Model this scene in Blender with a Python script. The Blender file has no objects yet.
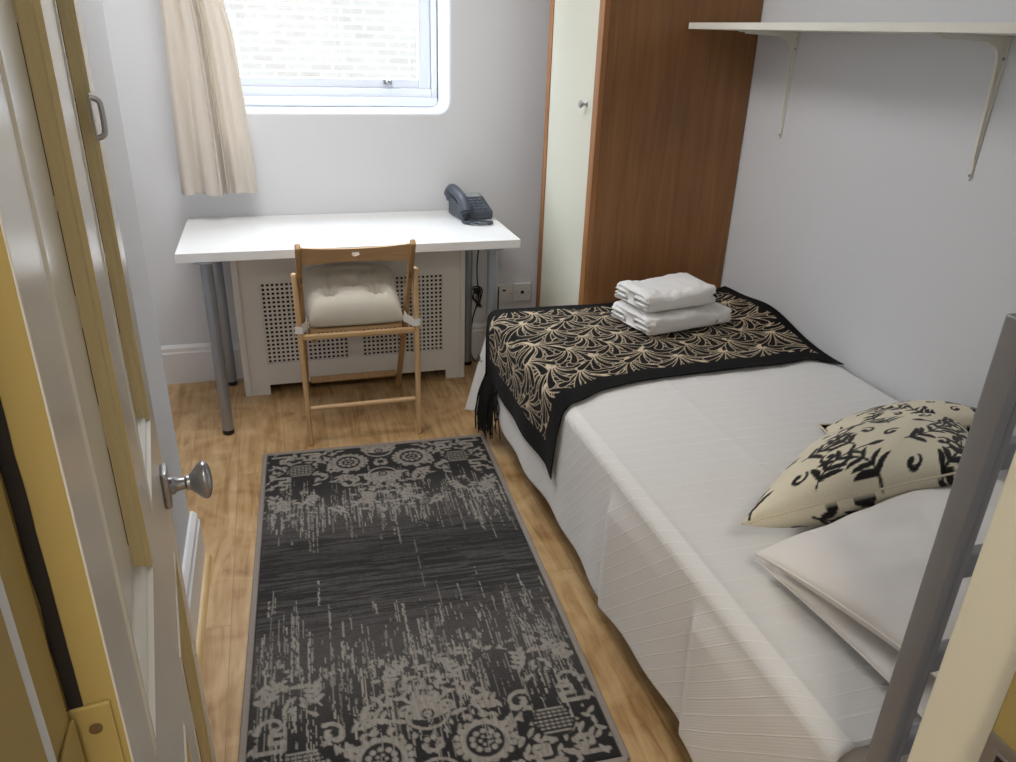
import bpy, bmesh, math, random
import numpy as np
from mathutils import Vector, Matrix, noise as mnoise

random.seed(7)
RNG = np.random.default_rng(11)
SC = bpy.context.scene
COL = SC.collection
PI = math.pi

# ------------------------------------------------------------------ colours and materials
def lin(c):
    c = c / 255.0
    return c / 12.92 if c <= 0.04045 else ((c + 0.055) / 1.055) ** 2.4
def rgb(r, g, b):
    return (lin(r), lin(g), lin(b), 1.0)

def nn(nt, typ, **kw):
    n = nt.nodes.new(typ)
    for k, v in kw.items():
        if k in n.inputs: n.inputs[k].default_value = v
        else: setattr(n, k, v)
    return n

def mat(name, col, rough=0.5, metal=0.0, var=0.06, scale=8.0, bump=0.0, bscale=60.0, stretch=(1, 1, 1), sheen=0.0, coat=0.0, spec=0.5, sub=0.0, detail=4.0):
    """principled surface with a slow procedural tone variation and an optional fine bump"""
    m = bpy.data.materials.new(name); m.use_nodes = True
    nt = m.node_tree; b = nt.nodes['Principled BSDF']
    b.inputs['Roughness'].default_value = rough; b.inputs['Metallic'].default_value = metal
    b.inputs['Specular IOR Level'].default_value = spec
    if sheen: b.inputs['Sheen Weight'].default_value = sheen
    if coat: b.inputs['Coat Weight'].default_value = coat; b.inputs['Coat Roughness'].default_value = 0.12
    tc = nn(nt, 'ShaderNodeTexCoord'); mp = nn(nt, 'ShaderNodeMapping')
    mp.inputs['Scale'].default_value = stretch
    nt.links.new(tc.outputs['Object'], mp.inputs['Vector'])
    nz = nn(nt, 'ShaderNodeTexNoise', Scale=scale, Detail=detail)
    nt.links.new(mp.outputs['Vector'], nz.inputs['Vector'])
    mx = nn(nt, 'ShaderNodeMix', data_type='RGBA')
    mx.inputs['A'].default_value = tuple(c * (1 - var) for c in col[:3]) + (1,)
    mx.inputs['B'].default_value = tuple(min(1, c * (1 + var)) for c in col[:3]) + (1,)
    nt.links.new(nz.outputs['Fac'], mx.inputs['Factor'])
    nt.links.new(mx.outputs['Result'], b.inputs['Base Color'])
    if bump:
        n2 = nn(nt, 'ShaderNodeTexNoise', Scale=bscale, Detail=3.0)
        nt.links.new(mp.outputs['Vector'], n2.inputs['Vector'])
        bp = nn(nt, 'ShaderNodeBump', Strength=bump, Distance=0.004)
        nt.links.new(n2.outputs['Fac'], bp.inputs['Height']); nt.links.new(bp.outputs['Normal'], b.inputs['Normal'])
    return m

def wood(name, dark, light, axis='Z', rough=0.42, scale=3.0, grain=14.0, coat=0.0, bump=0.05):
    m = bpy.data.materials.new(name); m.use_nodes = True
    nt = m.node_tree; b = nt.nodes['Principled BSDF']
    b.inputs['Roughness'].default_value = rough; b.inputs['Coat Weight'].default_value = coat
    tc = nn(nt, 'ShaderNodeTexCoord'); mp = nn(nt, 'ShaderNodeMapping')
    s = [grain, grain, grain]; s['XYZ'.index(axis)] = 0.8
    mp.inputs['Scale'].default_value = s
    nt.links.new(tc.outputs['Object'], mp.inputs['Vector'])
    n1 = nn(nt, 'ShaderNodeTexNoise', Scale=scale, Detail=6.0, Roughness=0.6, Distortion=0.6)
    nt.links.new(mp.outputs['Vector'], n1.inputs['Vector'])
    n2 = nn(nt, 'ShaderNodeTexNoise', Scale=2.2, Detail=2.0)
    nt.links.new(tc.outputs['Object'], n2.inputs['Vector'])
    ad = nn(nt, 'ShaderNodeMath', operation='MULTIPLY_ADD'); ad.inputs[1].default_value = 0.45
    nt.links.new(n2.outputs['Fac'], ad.inputs[0])
    mu = nn(nt, 'ShaderNodeMath', operation='MULTIPLY'); mu.inputs[1].default_value = 0.6
    nt.links.new(n1.outputs['Fac'], mu.inputs[0]); nt.links.new(mu.outputs[0], ad.inputs[2])
    cr = nn(nt, 'ShaderNodeValToRGB')
    cr.color_ramp.elements[0].position = 0.38; cr.color_ramp.elements[0].color = dark
    cr.color_ramp.elements[1].position = 0.68; cr.color_ramp.elements[1].color = light
    nt.links.new(ad.outputs[0], cr.inputs['Fac']); nt.links.new(cr.outputs['Color'], b.inputs['Base Color'])
    bp = nn(nt, 'ShaderNodeBump', Strength=bump, Distance=0.002)
    nt.links.new(n1.outputs['Fac'], bp.inputs['Height']); nt.links.new(bp.outputs['Normal'], b.inputs['Normal'])
    return m

def attr_mat(name, rough=0.9, sheen=0.0, bump=0.25, bscale=700.0):
    """cloth whose woven or printed pattern is stored on the mesh as a colour attribute"""
    m = bpy.data.materials.new(name); m.use_nodes = True
    nt = m.node_tree; b = nt.nodes['Principled BSDF']
    b.inputs['Roughness'].default_value = rough; b.inputs['Sheen Weight'].default_value = sheen
    b.inputs['Specular IOR Level'].default_value = 0.2
    at = nn(nt, 'ShaderNodeVertexColor', layer_name='pattern')
    nz = nn(nt, 'ShaderNodeTexNoise', Scale=bscale, Detail=2.0)
    tc = nn(nt, 'ShaderNodeTexCoord'); nt.links.new(tc.outputs['Object'], nz.inputs['Vector'])
    mr = nn(nt, 'ShaderNodeMapRange'); mr.inputs['To Min'].default_value = 0.75; mr.inputs['To Max'].default_value = 1.25
    nt.links.new(nz.outputs['Fac'], mr.inputs['Value'])
    mx = nn(nt, 'ShaderNodeMix', data_type='RGBA', blend_type='MULTIPLY'); mx.inputs['Factor'].default_value = 1.0
    nt.links.new(at.outputs['Color'], mx.inputs['A']); nt.links.new(mr.outputs['Result'], mx.inputs['B'])
    nt.links.new(mx.outputs['Result'], b.inputs['Base Color'])
    bp = nn(nt, 'ShaderNodeBump', Strength=bump, Distance=0.002)
    nt.links.new(nz.outputs['Fac'], bp.inputs['Height']); nt.links.new(bp.outputs['Normal'], b.inputs['Normal'])
    return m

MT = dict(
    wall=mat('wall_paint', rgb(222, 224, 228), 0.75, var=0.015, scale=1.5, bump=0.06, bscale=25),
    ceil=mat('ceiling_paint', rgb(232, 232, 230), 0.8, var=0.01),
    skirting=mat('skirting_paint', rgb(230, 230, 232), 0.4, var=0.015),
    door=mat('door_gloss_paint', rgb(222, 219, 208), 0.22, var=0.03, scale=4, bump=0.05, bscale=14, spec=0.6),
    doorlit=mat('door_painted_hall_light', rgb(204, 188, 140), 0.35, var=0.06, scale=6, bump=0.08, bscale=30),  # cream that carries the warm hall light in its colour
    jamb=mat('jamb_painted_hall_light', rgb(162, 142, 86), 0.4, var=0.08, scale=7, bump=0.1, bscale=30),  # warm hall light painted into the jamb colour
    jambpale=mat('jamb_pale_paint', rgb(234, 230, 210), 0.35, var=0.02),
    dark=mat('dark_gap', rgb(24, 18, 12), 0.8, var=0.3, scale=40),
    crack=mat('paint_crack', rgb(96, 76, 46), 0.9, var=0.2, scale=60),
    paleblue=mat('painted_daylight_glint', rgb(214, 224, 234), 0.3, var=0.02),  # daylight glint put into the colour
    metal=mat('satin_steel', rgb(178, 178, 182), 0.3, 1.0, var=0.05, scale=20),
    legmetal=mat('silver_lacquer', rgb(158, 163, 172), 0.35, 0.7, var=0.04, scale=10),
    rackmetal=mat('grey_lacquer', rgb(150, 150, 154), 0.42, 0.25, var=0.05, scale=10),
    rackdark=mat('dark_groove', rgb(70, 66, 60), 0.6, 0.2, var=0.1),
    blackp=mat('black_plastic', rgb(26, 26, 28), 0.45, var=0.1),
    deskw=mat('desk_white_laminate', rgb(238, 238, 238), 0.3, var=0.008),
    whitep=mat('white_plastic', rgb(232, 232, 232), 0.35, var=0.01),
    radw=mat('radiator_cover_paint', rgb(226, 225, 223), 0.45, var=0.015, scale=4),
    frame=mat('window_frame_paint', rgb(228, 232, 240), 0.35, var=0.01),
    wardoor=mat('cream_door_laminate', rgb(218, 218, 203), 0.4, var=0.015, scale=3),
    wardwood=wood('cherry_veneer', rgb(124, 84, 47), rgb(154, 108, 63), 'Z', 0.4, 3.2, 15),
    wardedge=wood('cherry_edge', rgb(142, 94, 54), rgb(172, 120, 74), 'Z', 0.4, 3.2, 20),
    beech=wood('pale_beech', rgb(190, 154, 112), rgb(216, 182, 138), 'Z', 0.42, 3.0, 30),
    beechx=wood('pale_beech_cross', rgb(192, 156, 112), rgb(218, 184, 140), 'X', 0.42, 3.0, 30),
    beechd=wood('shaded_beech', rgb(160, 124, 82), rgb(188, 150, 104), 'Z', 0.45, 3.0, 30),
    oakbead=wood('oak_beading', rgb(206, 172, 116), rgb(226, 198, 148), 'Y', 0.4, 3.0, 20),
    shelf=mat('white_shelf_melamine', rgb(232, 230, 220), 0.4, var=0.01),
    linen=mat('white_cotton', rgb(236, 233, 230), 0.85, var=0.02, scale=5, bump=0.15, bscale=400, sheen=0.2),
    terry=mat('white_terry', rgb(242, 241, 240), 0.95, var=0.03, scale=60, bump=0.9, bscale=260, sheen=0.4),
    grey=mat('slate_plastic', rgb(72, 80, 92), 0.42, var=0.06, scale=15),
    greyl=mat('slate_plastic_light', rgb(92, 100, 112), 0.4, var=0.05, scale=15),
    lcd=mat('grey_display', rgb(158, 168, 168), 0.25, var=0.03),
    seatcloth=mat('greige_satin_cotton', rgb(208, 203, 190), 0.62, var=0.05, scale=12, bump=0.1, bscale=300, sheen=0.3),
    tape=mat('white_cotton_tape', rgb(232, 230, 224), 0.8, var=0.03, bump=0.2, bscale=300),
    fringe=mat('black_fringe', rgb(16, 15, 17), 0.85, var=0.2, scale=60),
    mattress=mat('mattress_ticking', rgb(226, 222, 214), 0.8, var=0.02),
    divan=mat('divan_fabric', rgb(120, 104, 84), 0.9, var=0.08, scale=30),
    rugedge=mat('rug_binding', rgb(146, 137, 130), 0.9, var=0.12, scale=90, bump=0.4, bscale=300),
)

# floor: laminate boards along the room
def floor_mat():
    m = bpy.data.materials.new('laminate_boards'); m.use_nodes = True
    nt = m.node_tree; b = nt.nodes['Principled BSDF']
    tc = nn(nt, 'ShaderNodeTexCoord')
    mp = nn(nt, 'ShaderNodeMapping'); mp.inputs['Rotation'].default_value = (0, 0, PI / 2)
    mp.inputs['Location'].default_value = (0.03, 0.055, 0)
    nt.links.new(tc.outputs['Object'], mp.inputs['Vector'])
    br = nn(nt, 'ShaderNodeTexBrick', Scale=1.0)
    br.inputs['Brick Width'].default_value = 1.25; br.inputs['Row Height'].default_value = 0.165
    br.inputs['Mortar Size'].default_value = 0.0009; br.inputs['Mortar Smooth'].default_value = 0.3
    br.inputs['Color1'].default_value = (0.35, 0.35, 0.35, 1); br.inputs['Color2'].default_value = (0.75, 0.75, 0.75, 1)
    br.offset = 0.37
    nt.links.new(mp.outputs['Vector'], br.inputs['Vector'])
    mg = nn(nt, 'ShaderNodeMapping'); mg.inputs['Scale'].default_value = (9, 0.9, 1)
    nt.links.new(tc.outputs['Object'], mg.inputs['Vector'])
    addv = nn(nt, 'ShaderNodeVectorMath', operation='ADD')
    sc = nn(nt, 'ShaderNodeVectorMath', operation='SCALE'); sc.inputs['Scale'].default_value = 17.0
    nt.links.new(br.outputs['Color'], sc.inputs[0]); nt.links.new(mg.outputs['Vector'], addv.inputs[0]); nt.links.new(sc.outputs['Vector'], addv.inputs[1])
    n1 = nn(nt, 'ShaderNodeTexNoise', Scale=2.4, Detail=5.0, Roughness=0.58, Distortion=1.6)
    nt.links.new(addv.outputs['Vector'], n1.inputs['Vector'])
    n2 = nn(nt, 'ShaderNodeTexNoise', Scale=6.0, Detail=3.0, Distortion=1.2)
    nt.links.new(tc.outputs['Object'], n2.inputs['Vector'])
    a1 = nn(nt, 'ShaderNodeMath', operation='MULTIPLY'); a1.inputs[1].default_value = 0.55
    nt.links.new(n1.outputs['Fac'], a1.inputs[0])
    a2 = nn(nt, 'ShaderNodeMath', operation='MULTIPLY_ADD'); a2.inputs[1].default_value = 0.42
    nt.links.new(n2.outputs['Fac'], a2.inputs[0]); nt.links.new(a1.outputs[0], a2.inputs[2])
    a3 = nn(nt, 'ShaderNodeMath', operation='MULTIPLY_ADD'); a3.inputs[1].default_value = 0.07
    nt.links.new(br.outputs['Color'], a3.inputs[0]); nt.links.new(a2.outputs[0], a3.inputs[2])
    cr = nn(nt, 'ShaderNodeValToRGB')
    e = cr.color_ramp.elements
    e[0].position = 0.36; e[0].color = rgb(134, 97, 56)
    e[1].position = 0.68; e[1].color = rgb(214, 184, 140)
    k = e.new(0.5); k.color = rgb(186, 150, 104)
    nt.links.new(a3.outputs[0], cr.inputs['Fac'])
    mx = nn(nt, 'ShaderNodeMix', data_type='RGBA')
    mx.inputs['B'].default_value = rgb(160, 124, 82)
    nt.links.new(br.outputs['Fac'], mx.inputs['Factor']); nt.links.new(cr.outputs['Color'], mx.inputs['A'])
    nt.links.new(mx.outputs['Result'], b.inputs['Base Color'])
    b.inputs['Roughness'].default_value = 0.33
    bp = nn(nt, 'ShaderNodeBump', Strength=0.25, Distance=0.001, invert=True)
    nt.links.new(br.outputs['Fac'], bp.inputs['Height']); nt.links.new(bp.outputs['Normal'], b.inputs['Normal'])
    return m
MT['floor'] = floor_mat()

def brick_mat():
    m = bpy.data.materials.new('pale_stock_brick'); m.use_nodes = True
    nt = m.node_tree; b = nt.nodes['Principled BSDF']; b.inputs['Roughness'].default_value = 0.9
    tc = nn(nt, 'ShaderNodeTexCoord'); mp = nn(nt, 'ShaderNodeMapping'); mp.inputs['Rotation'].default_value = (PI / 2, 0, 0)
    nt.links.new(tc.outputs['Object'], mp.inputs['Vector'])
    nz = nn(nt, 'ShaderNodeTexNoise', Scale=6.0, Detail=3.0); nt.links.new(tc.outputs['Object'], nz.inputs['Vector'])
    br = nn(nt, 'ShaderNodeTexBrick', Scale=1.0)
    br.inputs['Brick Width'].default_value = 0.225; br.inputs['Row Height'].default_value = 0.075; br.inputs['Mortar Size'].default_value = 0.012
    br.inputs['Color1'].default_value = (0.055, 0.047, 0.039, 1); br.inputs['Color2'].default_value = (0.071, 0.064, 0.056, 1); br.inputs['Mortar'].default_value = (0.094, 0.087, 0.080, 1)
    nt.links.new(mp.outputs['Vector'], br.inputs['Vector'])
    mx = nn(nt, 'ShaderNodeMix', data_type='RGBA'); mx.inputs['B'].default_value = (0.083, 0.076, 0.069, 1)
    nt.links.new(nz.outputs['Fac'], mx.inputs['Factor']); nt.links.new(br.outputs['Color'], mx.inputs['A'])
    nt.links.new(mx.outputs['Result'], b.inputs['Base Color'])
    return m
MT['brick'] = brick_mat()

def glass_mat():
    m = bpy.data.materials.new('window_glass'); m.use_nodes = True
    nt = m.node_tree; nt.nodes.remove(nt.nodes['Principled BSDF']); out = nt.nodes['Material Output']
    tr = nn(nt, 'ShaderNodeBsdfTransparent'); gl = nn(nt, 'ShaderNodeBsdfGlossy', Roughness=0.02)
    nz = nn(nt, 'ShaderNodeTexNoise', Scale=2.0)
    mr = nn(nt, 'ShaderNodeMapRange'); mr.inputs['To Min'].default_value = 0.95; mr.inputs['To Max'].default_value = 1.0
    nt.links.new(nz.outputs['Fac'], mr.inputs['Value']); nt.links.new(mr.outputs['Result'], tr.inputs['Color'])
    ms = nn(nt, 'ShaderNodeMixShader', Fac=0.05)
    nt.links.new(tr.outputs[0], ms.inputs[1]); nt.links.new(gl.outputs[0], ms.inputs[2]); nt.links.new(ms.outputs[0], out.inputs['Surface'])
    return m
MT['glass'] = glass_mat()

def curtain_mat():
    m = bpy.data.materials.new('cream_curtain_cloth'); m.use_nodes = True
    nt = m.node_tree; b = nt.nodes['Principled BSDF']; out = nt.nodes['Material Output']
    b.inputs['Roughness'].default_value = 0.9
    tc = nn(nt, 'ShaderNodeTexCoord'); mp = nn(nt, 'ShaderNodeMapping'); mp.inputs['Scale'].default_value = (1, 1, 0.2)
    nt.links.new(tc.outputs['Object'], mp.inputs['Vector'])
    nz = nn(nt, 'ShaderNodeTexNoise', Scale=9.0, Detail=2.0); nt.links.new(mp.outputs['Vector'], nz.inputs['Vector'])
    mx = nn(nt, 'ShaderNodeMix', data_type='RGBA'); mx.inputs['A'].default_value = rgb(234, 227, 218); mx.inputs['B'].default_value = rgb(240, 234, 226)
    nt.links.new(nz.outputs['Fac'], mx.inputs['Factor']); nt.links.new(mx.outputs['Result'], b.inputs['Base Color'])
    tl = nn(nt, 'ShaderNodeBsdfTranslucent', Color=rgb(236, 228, 216))
    ms = nn(nt, 'ShaderNodeMixShader', Fac=0.36)
    nt.links.new(b.outputs[0], ms.inputs[1]); nt.links.new(tl.outputs[0], ms.inputs[2]); nt.links.new(ms.outputs[0], out.inputs['Surface'])
    return m
MT['curtain'] = curtain_mat()

def coverlet_mat():
    """white cotton with fine tucked lines, laid in the cloth's own UV (metres)"""
    m = bpy.data.materials.new('white_tucked_cotton'); m.use_nodes = True
    nt = m.node_tree; b = nt.nodes['Principled BSDF']; b.inputs['Roughness'].default_value = 0.85
    b.inputs['Sheen Weight'].default_value = 0.15; b.inputs['Specular IOR Level'].default_value = 0.25
    uv = nn(nt, 'ShaderNodeUVMap', uv_map='cloth'); sp = nn(nt, 'ShaderNodeSeparateXYZ'); nt.links.new(uv.outputs['UV'], sp.inputs[0])
    def lines(sock, freq, width):
        mu = nn(nt, 'ShaderNodeMath', operation='MULTIPLY'); mu.inputs[1].default_value = freq; nt.links.new(sock, mu.inputs[0])
        pp = nn(nt, 'ShaderNodeMath', operation='PINGPONG'); pp.inputs[1].default_value = 0.5; nt.links.new(mu.outputs[0], pp.inputs[0])
        mr = nn(nt, 'ShaderNodeMapRange'); mr.inputs['From Min'].default_value = 0.0; mr.inputs['From Max'].default_value = width
        mr.inputs['To Min'].default_value = 1.0; mr.inputs['To Max'].default_value = 0.0
        nt.links.new(pp.outputs[0], mr.inputs['Value']); return mr.outputs['Result']
    l1 = lines(sp.outputs['Y'], 1 / 0.042, 0.06)
    l2 = lines(sp.outputs['X'], 1 / 0.011, 0.3)
    l3 = lines(sp.outputs['Y'], 1 / 0.0075, 0.3)
    ad0 = nn(nt, 'ShaderNodeMath', operation='ADD'); nt.links.new(l2, ad0.inputs[0]); nt.links.new(l3, ad0.inputs[1])
    ad = nn(nt, 'ShaderNodeMath', operation='MULTIPLY_ADD'); ad.inputs[1].default_value = 0.16; nt.links.new(ad0.outputs[0], ad.inputs[0]); nt.links.new(l1, ad.inputs[2])
    tc = nn(nt, 'ShaderNodeTexCoord'); nz = nn(nt, 'ShaderNodeTexNoise', Scale=9.0, Detail=4.0); nt.links.new(tc.outputs['Object'], nz.inputs['Vector'])
    a2 = nn(nt, 'ShaderNodeMath', operation='MULTIPLY_ADD'); a2.inputs[1].default_value = 1.5; nt.links.new(nz.outputs['Fac'], a2.inputs[0]); nt.links.new(ad.outputs[0], a2.inputs[2])
    bp = nn(nt, 'ShaderNodeBump', Strength=0.34, Distance=0.0022); nt.links.new(a2.outputs[0], bp.inputs['Height']); nt.links.new(bp.outputs['Normal'], b.inputs['Normal'])
    mx = nn(nt, 'ShaderNodeMix', data_type='RGBA'); mx.inputs['A'].default_value = rgb(228, 227, 226); mx.inputs['B'].default_value = rgb(237, 236, 235)
    nt.links.new(l1, mx.inputs['Factor']); nt.links.new(mx.outputs['Result'], b.inputs['Base Color'])
    return m
MT['coverlet'] = coverlet_mat()
MT['rug'] = attr_mat('woven_rug_pile', 0.95, 0.1, 0.6, 500)
MT['throw'] = attr_mat('black_velvet_throw', 0.95, 0.02, 0.3, 500)
MT['print'] = attr_mat('printed_cotton', 0.8, 0.15, 0.15, 600)

# ------------------------------------------------------------------ object helpers
def base(o):
    v = Vector((0, 0, 0))
    while o: v += o.location; o = o.parent
    return v

def obj(name, bm, m, parent=None, bevel=0.0, smooth=True, seg=2, subd=0, ang=35):
    """link a bmesh built in world coordinates as one mesh object"""
    me = bpy.data.meshes.new(name)
    if isinstance(bm, bmesh.types.BMesh):
        bmesh.ops.recalc_face_normals(bm, faces=bm.faces)
        if parent: bm.transform(Matrix.Translation(-base(parent)))
        bm.to_mesh(me); bm.free()
    else: me = bm
    for mm in (m if isinstance(m, (list, tuple)) else [m]): me.materials.append(mm)
    o = bpy.data.objects.new(name, me); COL.objects.link(o)
    if parent: o.parent = parent
    if bevel:
        md = o.modifiers.new('bevel', 'BEVEL'); md.width = bevel; md.segments = seg; md.limit_method = 'ANGLE'; md.angle_limit = math.radians(40)
        md.harden_normals = False
    if subd:
        md = o.modifiers.new('subd', 'SUBSURF'); md.levels = subd; md.render_levels = subd
    if smooth:
        for p in me.polygons: p.use_smooth = True
        if ang < 180:
            me.set_sharp_from_angle(angle=math.radians(ang))
    return o

def root(name, loc, label=None, cat=None, group=None, kind=None):
    o = bpy.data.objects.new(name, None); COL.objects.link(o); o.location = loc
    o.empty_display_size = 0.05
    return tag(o, label, cat, group, kind)

def tag(o, label=None, cat=None, group=None, kind=None):
    if label: o['label'] = label
    if cat: o['category'] = cat
    if group: o['group'] = group
    if kind: o['kind'] = kind
    return o

def B(): return bmesh.new()

def box(bm, x0, x1, y0, y1, z0, z1):
    r = bmesh.ops.create_cube(bm, size=1.0)
    bmesh.ops.transform(bm, verts=r['verts'], matrix=Matrix.Translation(((x0 + x1) / 2, (y0 + y1) / 2, (z0 + z1) / 2)) @ Matrix.Diagonal((abs(x1 - x0), abs(y1 - y0), abs(z1 - z0), 1)))
    return r['verts']

def beam(bm, p, q, w, d, up=(0, 0, 1)):
    """rectangular bar from p to q; w across, d along the 'up' side"""
    p, q, up = Vector(p), Vector(q), Vector(up)
    t = (q - p).normalized(); s = t.cross(up).normalized(); u = s.cross(t)
    vs = []
    for c in (p, q):
        for a, b in ((-1, -1), (1, -1), (1, 1), (-1, 1)): vs.append(bm.verts.new(c + s * a * w / 2 + u * b * d / 2))
    for f in ((0, 1, 2, 3), (7, 6, 5, 4), (0, 4, 5, 1), (1, 5, 6, 2), (2, 6, 7, 3), (3, 7, 4, 0)): bm.faces.new([vs[i] for i in f])

def tube(bm, pts, r, n=12, cap=True):
    pts = [Vector(p) for p in pts]
    rs = r if isinstance(r, (list, tuple)) else [r] * len(pts)
    t0 = (pts[1] - pts[0]).normalized()
    ref = Vector((0, 0, 1)) if abs(t0.z) < 0.9 else Vector((1, 0, 0))
    s = t0.cross(ref).normalized(); rings = []
    for i, p in enumerate(pts):
        a = pts[max(0, i - 1)]; b = pts[min(len(pts) - 1, i + 1)]
        t = (b - a).normalized(); s = (s - t * s.dot(t)).normalized(); u = t.cross(s)
        rings.append([bm.verts.new(p + (s * math.cos(2 * PI * k / n) + u * math.sin(2 * PI * k / n)) * rs[i]) for k in range(n)])
    for a, b in zip(rings, rings[1:]):
        for k in range(n): bm.faces.new((a[k], a[(k + 1) % n], b[(k + 1) % n], b[k]))
    if cap:
        bm.faces.new(rings[0][::-1]); bm.faces.new(rings[-1])

def lathe(bm, prof, origin, axis=(0, 0, 1), n=24):
    """prof: (radius, distance along axis)"""
    ax = Vector(axis).normalized(); ref = Vector((0, 0, 1)) if abs(ax.z) < 0.9 else Vector((1, 0, 0))
    s = ax.cross(ref).normalized(); u = ax.cross(s); o = Vector(origin); rings = []
    for r, h in prof:
        if r < 1e-6: rings.append([bm.verts.new(o + ax * h)])
        else: rings.append([bm.verts.new(o + ax * h + (s * math.cos(2 * PI * k / n) + u * math.sin(2 * PI * k / n)) * r) for k in range(n)])
    for a, b in zip(rings, rings[1:]):
        for k in range(n):
            if len(a) == 1 and len(b) == 1: continue
            if len(a) == 1: bm.faces.new((a[0], b[(k + 1) % n], b[k]))
            elif len(b) == 1: bm.faces.new((a[k], a[(k + 1) % n], b[0]))
            else: bm.faces.new((a[k], a[(k + 1) % n], b[(k + 1) % n], b[k]))
    for rg in (rings[0], rings[-1]):
        if len(rg) > 1: bm.faces.new(rg)

def prism(bm, poly, h0, h1, f):
    """extrude a polygon; f(u, v, h) gives the point"""
    a = [bm.verts.new(f(u, v, h0)) for u, v in poly]; b = [bm.verts.new(f(u, v, h1)) for u, v in poly]
    n = len(poly)
    for i in range(n): bm.faces.new((a[i], a[(i + 1) % n], b[(i + 1) % n], b[i]))
    bm.faces.new(a[::-1]); bm.faces.new(b)

def spline(pts, n=8):
    pts = [Vector(p) for p in pts]; out = []
    for i in range(len(pts) - 1):
        p0 = pts[max(0, i - 1)]; p1 = pts[i]; p2 = pts[i + 1]; p3 = pts[min(len(pts) - 1, i + 2)]
        for k in range(n):
            t = k / n
            out.append(0.5 * ((2 * p1) + (p2 - p0) * t + (2 * p0 - 5 * p1 + 4 * p2 - p3) * t * t + (3 * p1 - p0 - 3 * p2 + p3) * t ** 3))
    out.append(pts[-1]); return out

def grid_mesh(name, X, Y, Z, colors=None, uv=None, wrap=None, off=(0, 0, 0)):
    """mesh from 2D coordinate arrays, with an optional colour attribute / uv"""
    H, W = X.shape
    co = np.stack([X - off[0], Y - off[1], Z - off[2]], -1).reshape(-1, 3).astype(np.float32)
    idx = np.arange(H * W).reshape(H, W)
    q = np.stack([idx[:-1, :-1], idx[:-1, 1:], idx[1:, 1:], idx[1:, :-1]], -1).reshape(-1, 4)
    me = bpy.data.meshes.new(name)
    me.vertices.add(len(co)); me.vertices.foreach_set('co', co.ravel())
    me.loops.add(q.size); me.loops.foreach_set('vertex_index', q.ravel().astype(np.int32))
    me.polygons.add(len(q)); me.polygons.foreach_set('loop_start', np.arange(0, q.size, 4, dtype=np.int32))
    me.update(calc_edges=True); me.validate()
    if colors is not None:
        at = me.color_attributes.new('pattern', 'FLOAT_COLOR', 'POINT')
        c = np.ones((H * W, 4), np.float32); c[:, :3] = colors.reshape(-1, 3); at.data.foreach_set('color', c.ravel())
    if uv is not None:
        l = me.uv_layers.new(name='cloth'); u = uv.reshape(-1, 2)[q.ravel()]; l.data.foreach_set('uv', u.astype(np.float32).ravel())
    return me

# ------------------------------------------------------------------ small pattern painter
def LC(r, g, b): return np.array([lin(r), lin(g), lin(b)], np.float32)
class Canvas:
    def __init__(s, w, h, px, bg):
        s.W, s.H, s.px = int(round(w / px)) + 1, int(round(h / px)) + 1, px
        s.a = np.empty((s.H, s.W, 3), np.float32); s.a[:] = bg
    def dot(s, x, y, r, c, alpha=1.0):
        x, y, r = x / s.px, y / s.px, r / s.px
        x0, x1, y0, y1 = max(0, int(x - r - 1)), min(s.W, int(x + r + 2)), max(0, int(y - r - 1)), min(s.H, int(y + r + 2))
        if x0 >= x1 or y0 >= y1: return
        yy, xx = np.mgrid[y0:y1, x0:x1]
        al = np.clip(r - np.hypot(xx - x, yy - y) + 0.5, 0, 1)[..., None] * alpha
        s.a[y0:y1, x0:x1] = s.a[y0:y1, x0:x1] * (1 - al) + c * al
    def curve(s, pts, rf, c, step=0.6):
        """pts polyline, rf(t) the radius along it"""
        pts = np.array(pts, float); seg = np.hypot(*np.diff(pts, axis=0).T); L = np.concatenate([[0], np.cumsum(seg)])
        n = max(2, int(L[-1] / (s.px * step)))
        for t in np.linspace(0, 1, n):
            d = t * L[-1]
            s.dot(np.interp(d, L, pts[:, 0]), np.interp(d, L, pts[:, 1]), rf(t), c)
def bez(p0, p1, p2, n=14):
    t = np.linspace(0, 1, n)[:, None]; p0, p1, p2 = map(np.array, (p0, p1, p2))
    return (1 - t) ** 2 * p0 + 2 * t * (1 - t) * p1 + t * t * p2
def bent(x, y, ang, length, bend):
    d = np.array([math.cos(ang), math.sin(ang)]); nrm = np.array([-d[1], d[0]])
    p0 = np.array([x, y]); return bez(p0, p0 + d * length * 0.55 - nrm * bend * length, p0 + d * length + nrm * bend * length * 0.6)
def smooth_noise(h, w, cy, cx, rng):
    """bilinear value noise, cell sizes cy, cx in samples"""
    gh, gw = int(h / cy) + 3, int(w / cx) + 3; g = rng.random((gh, gw))
    y = np.arange(h) / cy; x = np.arange(w) / cx; yi = y.astype(int); xi = x.astype(int); fy = (y - yi)[:, None]; fx = (x - xi)[None]
    fy = fy * fy * (3 - 2 * fy); fx = fx * fx * (3 - 2 * fx)
    return (g[yi][:, xi] * (1 - fy) * (1 - fx) + g[yi][:, xi + 1] * (1 - fy) * fx + g[yi + 1][:, xi] * fy * (1 - fx) + g[yi + 1][:, xi + 1] * fy * fx)
def sstep(a, b, x):
    t = np.clip((x - a) / (b - a), 0, 1); return t * t * (3 - 2 * t)

# ------------------------------------------------------------------ the room
WB, WR, WL = 3.413, 1.711, -0.326          # back wall, right wall, near part of the left wall
RECESS, NEAR, CEIL = -0.80, 0.40, 2.45
def structure(name, bm, m, **k):
    return tag(obj(name, bm, m, **k), kind='structure')

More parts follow.
